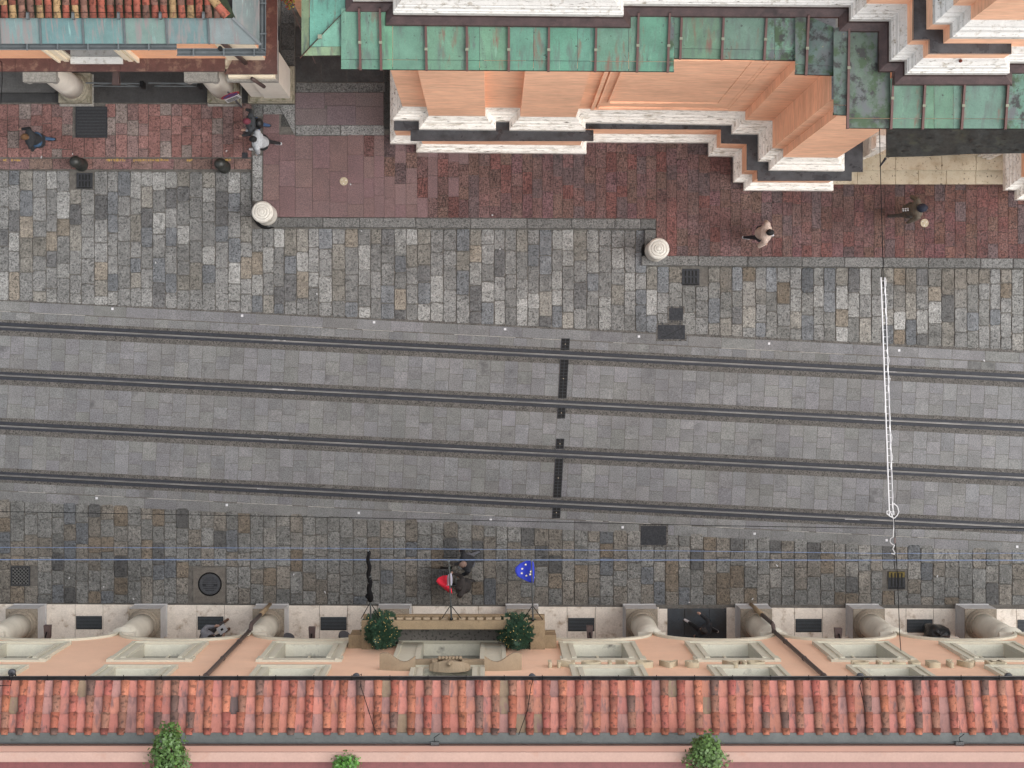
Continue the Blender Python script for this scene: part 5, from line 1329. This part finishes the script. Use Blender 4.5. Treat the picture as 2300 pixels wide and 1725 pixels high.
# national tricolour
b, t = P(1014, 1391, 7.42), P(1008, 1260, 8.6)
root = thing('tricolour_flag', b, 'drooping green white and red flag on the middle pole of the balcony', 'flag', 'flags on the balcony')
pole('p', root, b, t); zz = 7.9
def patch(name, m, pts, wob):
    g = []
    for i, (ua, va, ub, vb) in enumerate(pts):
        r_ = []
        for j in range(7):
            s = j/6; r_.append(P(ua+(ub-ua)*s, va+(vb-va)*s, zz+.06*math.sin(s*6+i*1.1)*wob-.25*s))
        g.append(r_)
    cloth(root, name, m, g)
patch('green_band', m_flag_green, [(1011.5, 1272, 1007.5, 1272), (1012, 1280, 1007.5, 1281), (1012.5, 1288, 1008, 1289)], .3)
zz = 8.02
patch('white_band', m_flag_white, [(1014, 1287, 1007, 1290), (1016, 1298, 1004, 1300), (1016, 1308, 1003, 1311), (1015, 1315, 1001, 1315)], .3)
zz = 7.9
patch('red_band', m_flag_red, [(1005, 1292, 994, 1293), (1004, 1298, 984, 1298), (1004, 1305, 979.5, 1305), (1004, 1312, 984, 1312), (1010, 1316, 996, 1321), (1014, 1322, 999, 1324), (1016, 1333, 1008, 1331)], 1)
# flag of stars
b, t = P(1197, 1393, 7.42), P(1194, 1259, 8.6)
root = thing('star_flag', b, 'blue flag with pale yellow stars on the right pole of the balcony', 'flag', 'flags on the balcony')
pole('p', root, b, t)
def BZ(u, v): return 8.12+.10*math.sin((u-1150)*.16)*((1200-u)/44)-.2*((1200-u)/44)
rows = []
for (ua, va, ub, vb) in ((1196, 1259, 1182, 1259.5), (1199, 1265, 1167, 1266), (1200, 1275, 1157.5, 1275), (1200.5, 1286, 1157, 1284), (1200, 1296, 1162, 1294), (1199, 1304, 1176, 1302), (1197.5, 1311, 1190, 1308)):
    rows.append([P(ua+(ub-ua)*j/8, va+(vb-va)*j/8, BZ(ua+(ub-ua)*j/8, va)) for j in range(9)])
cloth(root, 'cloth', m_flag_blue, rows)
for (u, v) in ((1181, 1268), (1173, 1277.5), (1172, 1287.5), (1182.5, 1293), (1191, 1290), (1192.5, 1284)):
    p = P(u, v, BZ(u, v)+.012); mb = MB(); vs = []
    for k in range(10):
        r_ = .036 if k % 2 == 0 else .015; an = k*math.pi/5+.3; vs.append((p.x+r_*math.cos(an), p.y+r_*math.sin(an)*.9, p.z+.004))
    vs2 = [(x, y, z-.008) for x, y, z in vs]; mb.add(vs+vs2, [tuple(range(10))]+[(k, 10+k, 10+(k+1) % 10, (k+1) % 10) for k in range(10)]); mb.build('star', m_flag_star, root)

# ---- no parking sign
fb = Vector((G(543), GY(241), .05)); sg = thing('no_parking_sign', fb, 'round red and blue no parking sign with white plate on a leaning post', 'road sign')
nrm = Vector((.37, -.93, 0)).normalized(); sd = Vector((0, 0, 1)).cross(nrm).normalized()
MB().tube([fb, fb+Vector((0, 0, 2.75))], .03, 10).build('post', m_lampgrey, sg)
def disc(z, r, off, m, nm, n=28):
    c = Vector((fb.x, fb.y, z))+nrm*off; vs = [c+(sd*math.cos(2*math.pi*k/n)+Vector((0, 0, 1))*math.sin(2*math.pi*k/n))*r for k in range(n)]
    vs2 = [p-nrm*.012 for p in vs]; MB().add(vs+vs2, [tuple(range(n)), tuple(range(2*n-1, n-1, -1))]+[(k, n+k, n+(k+1) % n, (k+1) % n) for k in range(n)]).build(nm, m, sg)
disc(2.5, .27, .05, m_signred, 'red_ring'); disc(2.5, .205, .056, m_signblue, 'blue_face')
def plate(z0, z1, w, off, m, nm, sh=0):
    c = Vector((fb.x, fb.y, 0))+nrm*off+sd*sh; MB().add([c-sd*w+Vector((0, 0, z0)), c+sd*w+Vector((0, 0, z0)), c+sd*w+Vector((0, 0, z1)), c-sd*w+Vector((0, 0, z1))]+[c-nrm*.012+sd*s*w+Vector((0, 0, z)) for s, z in ((-1, z0), (1, z0), (1, z1), (-1, z1))], [(0, 1, 2, 3), (7, 6, 5, 4), (0, 4, 5, 1), (1, 5, 6, 2), (2, 6, 7, 3), (3, 7, 4, 0)]).build(nm, m, sg)
c = .707*.235
mbx = Vector((fb.x, fb.y, 2.5))+nrm*.062; up = Vector((0, 0, 1)); q1 = (sd+up).normalized(); q2 = (sd-up).normalized()
MB().add([mbx-q1*.24-q2*.025, mbx-q1*.24+q2*.025, mbx+q1*.24+q2*.025, mbx+q1*.24-q2*.025], [(3, 2, 1, 0)]).build('red_bar', m_signred, sg)
plate(1.62, 2.18, .21, .05, m_signwhite, 'plate')
for z in (2.08, 1.96, 1.84, 1.72): plate(z-.018, z+.018, .15+jit(.03), .056, m_black, 'text_line', jit(.02))

# ---- black bin bag heap, rolling cart
a = P(2103, 1424, .6); bag = thing('covered_cart', (a.x, a.y, .05), 'bulky black plastic-covered bundle beside a floor grille in the portico', 'covered bundle')
mb = MB(); n, m_ = 22, 12; vs = []
for i in range(m_+1):
    th = math.pi*i/m_
    for k in range(n):
        an = 2*math.pi*k/n; f_ = 1+.12*math.sin(3*an+1)+.07*math.sin(5*an+2*th)+jit(.03)
        vs.append((a.x+.37*f_*math.sin(th)**.7*math.cos(an), a.y+.30*f_*math.sin(th)**.7*math.sin(an), .55-.5*math.cos(th)*(1+.06*math.sin(4*an))))
fs = [(i*n+k, i*n+(k+1) % n, (i+1)*n+(k+1) % n, (i+1)*n+k) for i in range(m_) for k in range(n)]
mb.add(vs, fs); mb.build('cover', m_plastic, bag, True)
MB().tube([(a.x-.1, a.y+.05, 1.05), (a.x-.04, a.y+.08, 1.14), (a.x+.02, a.y+.03, 1.06)], .02, 6).build('knot', m_plastic, bag)
a = P(1001, 1299, .9); cart = thing('rolling_cart', (a.x, a.y, 0), 'black wheeled cart pushed by two people under the tricolour flag', 'cart')
MB().box(a.x-.17, a.y-.24, .12, a.x+.17, a.y+.24, .8).build('box', m_black, cart)
MB().box(a.x-.19, a.y-.26, .8, a.x+.19, a.y+.26, .86).build('lid', m_plastic, cart)
for k in range(4): MB().box(a.x-.10+.055*k, a.y+.05, .86, a.x-.08+.055*k, a.y+.2, .872).build('vent', m_dark_gap, cart)
for (dx, dy) in ((-.15, -.2), (.15, -.2), (-.15, .2), (.15, .2)):
    MB().tube([(a.x+dx-.02, a.y+dy, .07), (a.x+dx+.02, a.y+dy, .07)], .06, 12).build('wheel', m_black, cart)
MB().tube([(a.x+.18, a.y-.2, .8), (a.x+.3, a.y-.2, 1.0), (a.x+.3, a.y+.2, 1.0), (a.x+.18, a.y+.2, .8)], .014, 6).build('handle', m_grey_metal, cart)

# ================================================================== PEOPLE
def ellipsoid(mb, c, rx, ry, rz, n=12, m=8, ax=None):
    vs = []; c = Vector(c)
    for i in range(1, m):
        th = math.pi*i/m
        for k in range(n):
            an = 2*math.pi*k/n; vs.append(c+Vector((rx*math.sin(th)*math.cos(an), ry*math.sin(th)*math.sin(an), rz*math.cos(th))))
    fs = [(i*n+k, (i+1)*n+k, (i+1)*n+(k+1) % n, i*n+(k+1) % n) for i in range(m-2) for k in range(n)]
    vs += [c+Vector((0, 0, rz)), c-Vector((0, 0, rz))]; t, b = len(vs)-2, len(vs)-1
    fs += [(t, k, (k+1) % n) for k in range(n)]+[(b, (m-2)*n+(k+1) % n, (m-2)*n+k) for k in range(n)]
    mb.add(vs, fs)
def limb(mb, a, b, ra, rb, n=10):
    a, b = Vector(a), Vector(b); d = (b-a).normalized(); pts = [a-d*ra*.0, a+(b-a)*.5, b]
    mb.tube(pts, ra, n, r2=rb); ellipsoid(mb, a, ra, ra, ra, n, 6); ellipsoid(mb, b, rb, rb, rb, n, 6)
REG = ['skin', 'top', 'trousers', 'shoe']
def person(label, head_uv, face, top, trousers, shoe, hair, hat=None, stride=.5, arms=('swing', 'swing'), coat=0.0, zbase=.05, sit=False, lean=.08, bag=None, hood=None, height=1.72, skin=(200, 160, 140), bulk=1.0):
    """face: heading angle in the plan, degrees counter-clockwise from +X; body built facing +X, then turned"""
    bulk *= 1.16; s = height/1.72; seg = []            # (a, b, ra, rb, region)
    dz = -.42 if sit else 0
    hip = Vector((0, 0, .93+dz)); chest = Vector((lean, 0, 1.33+dz)); neck = Vector((lean*1.35, 0, 1.47+dz)); head = Vector((lean*1.8+.02, 0, 1.60+dz))
    w = .185*bulk
    A = lambda a, b, ra, rb, r: seg.append((Vector(a), Vector(b), ra, rb, r))
    A(hip+Vector((0, -.07, 0)), hip+Vector((0, .07, 0)), .135*bulk, .135*bulk, 2)
    A(hip+Vector((.0, 0, .05)), chest+Vector((0, 0, -.05)), .145*bulk, .15*bulk, 1)
    A(chest+Vector((0, -.08, 0)), chest+Vector((0, .08, 0)), .135*bulk, .135*bulk, 1)
    A(chest+Vector((0, -w+.02, .07)), chest+Vector((0, w-.02, .07)), .075*bulk, .075*bulk, 1)
    A(neck+Vector((0, 0, -.05)), head+Vector((-.01, 0, -.05)), .058, .055, 0)
    if coat: A(hip+Vector((0, -.05, 0)), hip+Vector((-.03, -.05, -coat)), .15, .17, 1); A(hip+Vector((0, .05, 0)), hip+Vector((-.03, .05, -coat)), .15, .17, 1)
    # legs: front one leads
    for sgn, ph in ((1, stride), (-1, -stride)):
        h = hip+Vector((0, .09*sgn, -.03))
        if sit:
            k = h+Vector((.40, .03*sgn, .03)); an = k+Vector((.05+.12*(sgn > 0), 0, -.43)); toe = an+Vector((.16, 0, -.035))
        else:
            k = h+Vector((ph*.24+.05, 0, -.43)); an = k+Vector((ph*.24-.06 if ph < 0 else ph*.14, 0, -.40 if ph >= 0 else -.36)); toe = an+Vector((.15, 0, -.04 if ph >= 0 else -.09))
            an.z = max(an.z, .085)
        A(h, k, .085*bulk, .062, 2); A(k, an, .060, .042, 2); A(an+Vector((-.03, 0, -.03)), toe, .046, .040, 3)
    hands = []
    for sgn, pose in ((1, arms[0]), (-1, arms[1])):
        sh = chest+Vector((0, w*sgn, .07))
        if pose == 'reach': el = sh+Vector((.10, .06*sgn, -.22)); wr = el+Vector((.24, -.0, .04))
        elif pose == 'read': el = sh+Vector((.10, .04*sgn, -.24)); wr = el+Vector((.20, -.10*sgn, .06))
        elif pose == 'back': el = sh+Vector((-.14, .08*sgn, -.25)); wr = el+Vector((-.04, .03*sgn, -.22))
        elif pose == 'fore': el = sh+Vector((.06, .08*sgn, -.26)); wr = el+Vector((.20, .02*sgn, -.10))
        elif pose == 'out': el = sh+Vector((.02, .14*sgn, -.22)); wr = el+Vector((.14, .06*sgn, -.14))
        elif pose == 'pocket': el = sh+Vector((-.10, .12*sgn, -.25)); wr = el+Vector((.16, -.08*sgn, -.16))
        else: el = sh+Vector((.0, .07*sgn, -.27)); wr = el+Vector((.07, .01*sgn, -.24))
        A(sh, el, .062*bulk, .052*bulk, 1); A(el, wr, .052*bulk, .040, 1)
        d = (wr-el).normalized(); side = d.cross(Vector((0, 0, 1))); side = side.normalized() if side.length > .1 else Vector((0, 1, 0)); nr = side.cross(d)
        pc = wr+d*.05; A(wr+d*.01, pc+d*.03, .030, .033, 0)
        for q, (o, L) in enumerate(((-.028, .062), (-.010, .075), (.009, .070), (.027, .055))):
            f0 = pc+d*.04+side*o; f1 = f0+d*L*.6-nr*.006; f2 = f1+d*L*.35-nr*.022; A(f0, f1, .0105, .0095, 0); A(f1, f2, .0095, .008, 0)
        t0 = pc-side*.03*sgn; t1 = t0+d*.035-side*.022*sgn; A(t0, t1, .012, .010, 0); hands.append(pc)
    mb = MB()
    for (a, b, ra, rb, r) in seg: limb(mb, a, b, ra, rb, 8 if ra < .02 else 10)
    hc = head+Vector((.005, 0, .02))
    ellipsoid(mb, hc, .098, .077, .115, 16, 10); ellipsoid(mb, hc+Vector((.095, 0, -.015)), .022, .014, .024, 8, 6)     # head, nose
    for sgn in (1, -1): ellipsoid(mb, hc+Vector((-.005, .078*sgn, -.01)), .022, .012, .032, 8, 6)                        # ears
    ellipsoid(mb, hc+Vector((.055, 0, -.085)), .035, .04, .03, 8, 6)                                                   # chin
    me = bpy.data.meshes.new('body'); me.from_pydata(mb.v, [], mb.f); ob = bpy.data.objects.new('body', me); scene.collection.objects.link(ob)
    md = ob.modifiers.new('r', 'REMESH'); md.mode = 'VOXEL'; md.voxel_size = .0125; md.use_smooth_shade = True
    sm_ = ob.modifiers.new('s', 'SMOOTH'); sm_.factor = .5; sm_.iterations = 2
    bpy.context.view_layer.update(); dgp = bpy.context.evaluated_depsgraph_get()
    me2 = bpy.data.meshes.new_from_object(ob.evaluated_get(dgp)); bpy.data.objects.remove(ob)
    # material by nearest limb
    nf = len(me2.polygons); cen = np.empty(nf*3); me2.polygons.foreach_get('center', cen); cen = cen.reshape(-1, 3)
    best = np.full(nf, 1e9); idx = np.zeros(nf, int)
    for (a, b, ra, rb, r) in seg:
        a_, b_ = np.array(a), np.array(b); ab = b_-a_; t = np.clip(((cen-a_) @ ab)/max(1e-9, ab @ ab), 0, 1)
        d = np.linalg.norm(cen-(a_+t[:, None]*ab), axis=1)-(ra+(rb-ra)*t)
        m = d < best; best[m] = d[m]; idx[m] = r
    hd = np.linalg.norm((cen-np.array(hc))/np.array((.12, .1, .14)), axis=1) < 1; idx[hd] = 0
    mats = [mat('skin_tone', H(*skin), .6, .05), mat('garment', H(*top), .85, .18, 14, .10, 40, .3, 18), mat('trouser_cloth', H(*trousers), .85, .15, 14), mat('shoe', H(*shoe), .6, .1)]
    me2.materials.clear()
    for m in mats: me2.materials.append(m)
    me2.polygons.foreach_set('material_index', idx.astype(np.int32)); me2.polygons.foreach_set('use_smooth', [True]*nf)
    h = P(*head_uv, (hc.z+.05)*s+zbase); rot = Matrix.Rotation(rad(face), 4, 'Z')
    off = rot @ (hc*s); base = Vector((h.x-off.x, h.y-off.y, zbase))
    root = thing('person', base, label, 'person', 'people in the street'); root.rotation_euler = (0, 0, rad(face)); root.scale = (s, s, s)
    def child(o): o.parent = root; o.matrix_parent_inverse = Matrix.Identity(4); return o
    bo = bpy.data.objects.new('body', me2); scene.collection.objects.link(bo); child(bo)
    # hair or hat
    hm = MB(); r0 = 1.10 if not hood else 1.5
    vs = []; n = 20; k_ = 9; cut = .62*math.pi if not hat else .52*math.pi
    for i in range(k_+1):
        th = cut*i/k_
        for k in range(n):
            an = 2*math.pi*k/n; c_ = th if math.cos(an) < .3 else min(th, cut*(.60 if not hat else .85)*(1 if i < k_ else 1))
            rr = r0*(1+.02*math.sin(7*an+i)); vs.append(hc+Vector((-.008+.104*rr*math.sin(c_)*math.cos(an), .084*rr*math.sin(c_)*math.sin(an), .118*rr*math.cos(c_)+.004)))
    fs = [(i*n+k, (i+1)*n+k, (i+1)*n+(k+1) % n, i*n+(k+1) % n) for i in range(k_) for k in range(n)]
    hm.add(vs, fs)
    o = hm.build('hat' if hat else ('hood' if hood else 'hair'), mat('hair_or_hat', H(*(hat or hood or hair)), .8, .25, 20, .15, 60, .4, 40), None, True); child(o)
    if not hat and not hood:
        mbk = MB(); ellipsoid(mbk, hc+Vector((-.055, 0, -.045)), .055, .075, .085, 12, 8); child(mbk.build('hair_back', mat('hair_colour', H(*hair), .8, .25, 20), None, True))
    for sgn in (1, -1):
        me_ = MB(); ellipsoid(me_, hc+Vector((.090, .03*sgn, .01)), .010, .014, .009, 8, 6); child(me_.build('eye', m_black, None, True))
    mo = MB(); ellipsoid(mo, hc+Vector((.088, 0, -.06)), .012, .024, .008, 8, 6); child(mo.build('mouth', mat('lip', H(150, 84, 80), .6, .05), None, True))
    if bag == 'strap':
        m2 = MB(); pts = [chest+Vector((-.02+.16*math.sin(t)*.0, .0, 0)) for t in (0,)]
        m2.tube([chest+Vector((.15, -.10, -.18)), chest+Vector((.10, .02, .10)), chest+Vector((.0, .10, .155)), chest+Vector((-.12, .06, .08)), chest+Vector((-.17, -.06, -.15))], .014, 6); child(m2.build('bag_strap', m_black))
    if bag == 'pack':
        m2 = MB(); c = chest+Vector((-.22, 0, -.10)); ellipsoid(m2, c, .12, .16, .24, 14, 10); child(m2.build('backpack', m_plastic, None, True))
        for sgn in (1, -1):
            m3 = MB(); m3.tube([chest+Vector((-.14, .10*sgn, .05)), chest+Vector((-.02, .11*sgn, .15)), chest+Vector((.12, .10*sgn, .02))], .02, 6); child(m3.build('pack_strap', m_black))
    if bag == 'check':
        for k in range(6):
            m3 = MB(); c = hip+Vector((-.16-.055*(k//2), -.03+.05*(k % 2), .34-.05*(k//2))); ellipsoid(m3, c, .03, .024, .02, 8, 6); child(m3.build('white_patch', m_signwhite, None, True))
    return root, hands, rot, base, s
person('person in a dark jacket and maroon beanie walking beside a person in white', (553, 272), 180, (62, 66, 70), (70, 100, 140), (30, 30, 32), (60, 50, 45), hat=(132, 58, 74), stride=.55, arms=('fore', 'out'), bag='pack')
person('person in a white jacket with black hair and cross-body strap, one arm reaching out', (567, 312), 178, (204, 208, 212), (30, 30, 33), (225, 225, 228), (22, 22, 24), stride=.75, arms=('swing', 'reach'), bag='strap', lean=.10, bulk=1.08)
person('person in a dark coat and jeans with brown hair walking near the barred grating', (54, 307), 185, (46, 48, 52), (70, 105, 140), (28, 28, 30), (120, 86, 54), stride=.6, arms=('swing', 'fore'), coat=.25)
person('person in a cream padded jacket with black hair walking below the church', (1731, 522), -8, (216, 194, 180), (30, 32, 42), (220, 220, 226), (20, 20, 22), stride=.7, arms=('swing', 'pocket'), bag='strap', bulk=1.15, zbase=.1)
person('person in a long olive coat and navy hood striding near the church steps', (2073, 467), 0, (108, 98, 84), (88, 82, 76), (60, 62, 64), (20, 24, 36), hood=(30, 38, 58), stride=.85, arms=('pocket', 'back'), coat=.30, bag='check', bulk=1.1, zbase=.1)
person('balding man in a black jacket and grey trousers pushing the cart', (1039, 1268), 195, (38, 40, 46), (104, 106, 114), (50, 50, 54), (150, 124, 112), stride=.6, arms=('fore', 'swing'), bulk=1.1, zbase=.01)
person('person in a dark brown coat with dark hair beside the cart, nearest the hotel', (1029, 1321), 172, (60, 54, 52), (50, 46, 46), (34, 32, 32), (40, 32, 30), stride=.45, arms=('swing', 'fore'), coat=.2, zbase=.01)
person('man in black stepping across the dark slate entrance mat', (1580, 1417), 150, (38, 40, 46), (26, 27, 32), (220, 214, 214), (50, 44, 42), stride=.85, arms=('swing', 'fore'), zbase=.055)
rt, hands, rot, base, s = person('person in a fluffy grey coat sitting under the arch and reading', (474, 1432), 35, (150, 152, 160), (80, 76, 78), (120, 86, 62), (44, 34, 32), sit=True, arms=('read', 'read'), lean=.14, zbase=.05, bulk=1.2)
# the stool and the paper
hp = [base+rot @ (h*s) for h in hands]; c = (hp[0]+hp[1])/2; f = rot @ Vector((1, 0, 0)); sd2 = rot @ Vector((0, 1, 0))
pp = thing('white_folder', c, 'white folder with a black square held by the seated reader', 'folder'); q = c+f*.10+Vector((0, 0, .04))
e1, e2 = f*.13, sd2*.11; up = Vector((0, 0, .05)); top = [q-e1-e2-up*.4, q+e1-e2+up*.4, q+e1+e2+up*.4, q-e1+e2-up*.4]
MB().slab(*top, .012).build('cover', m_signwhite, pp)
q2 = [q+Vector((0, 0, .008))+(p-q)*.28 for p in top]; MB().slab(*q2, .006).build('black_square', m_black, pp)
stool = base+rot @ Vector((-.02, 0, 0)); st = thing('stool', (stool.x, stool.y, .05), 'low dark stool under the seated reader', 'stool')
MB().lathe([(.17, .30), (.19, .32), (.19, .36), (.17, .38)], stool.x, stool.y, 18).build('seat', m_black, st)
for k in range(4):
    an = k*math.pi/2+.4; MB().tube([(stool.x+.12*math.cos(an), stool.y+.12*math.sin(an), .31), (stool.x+.17*math.cos(an), stool.y+.17*math.sin(an), .05)], .015, 6).build('leg', m_black, st)
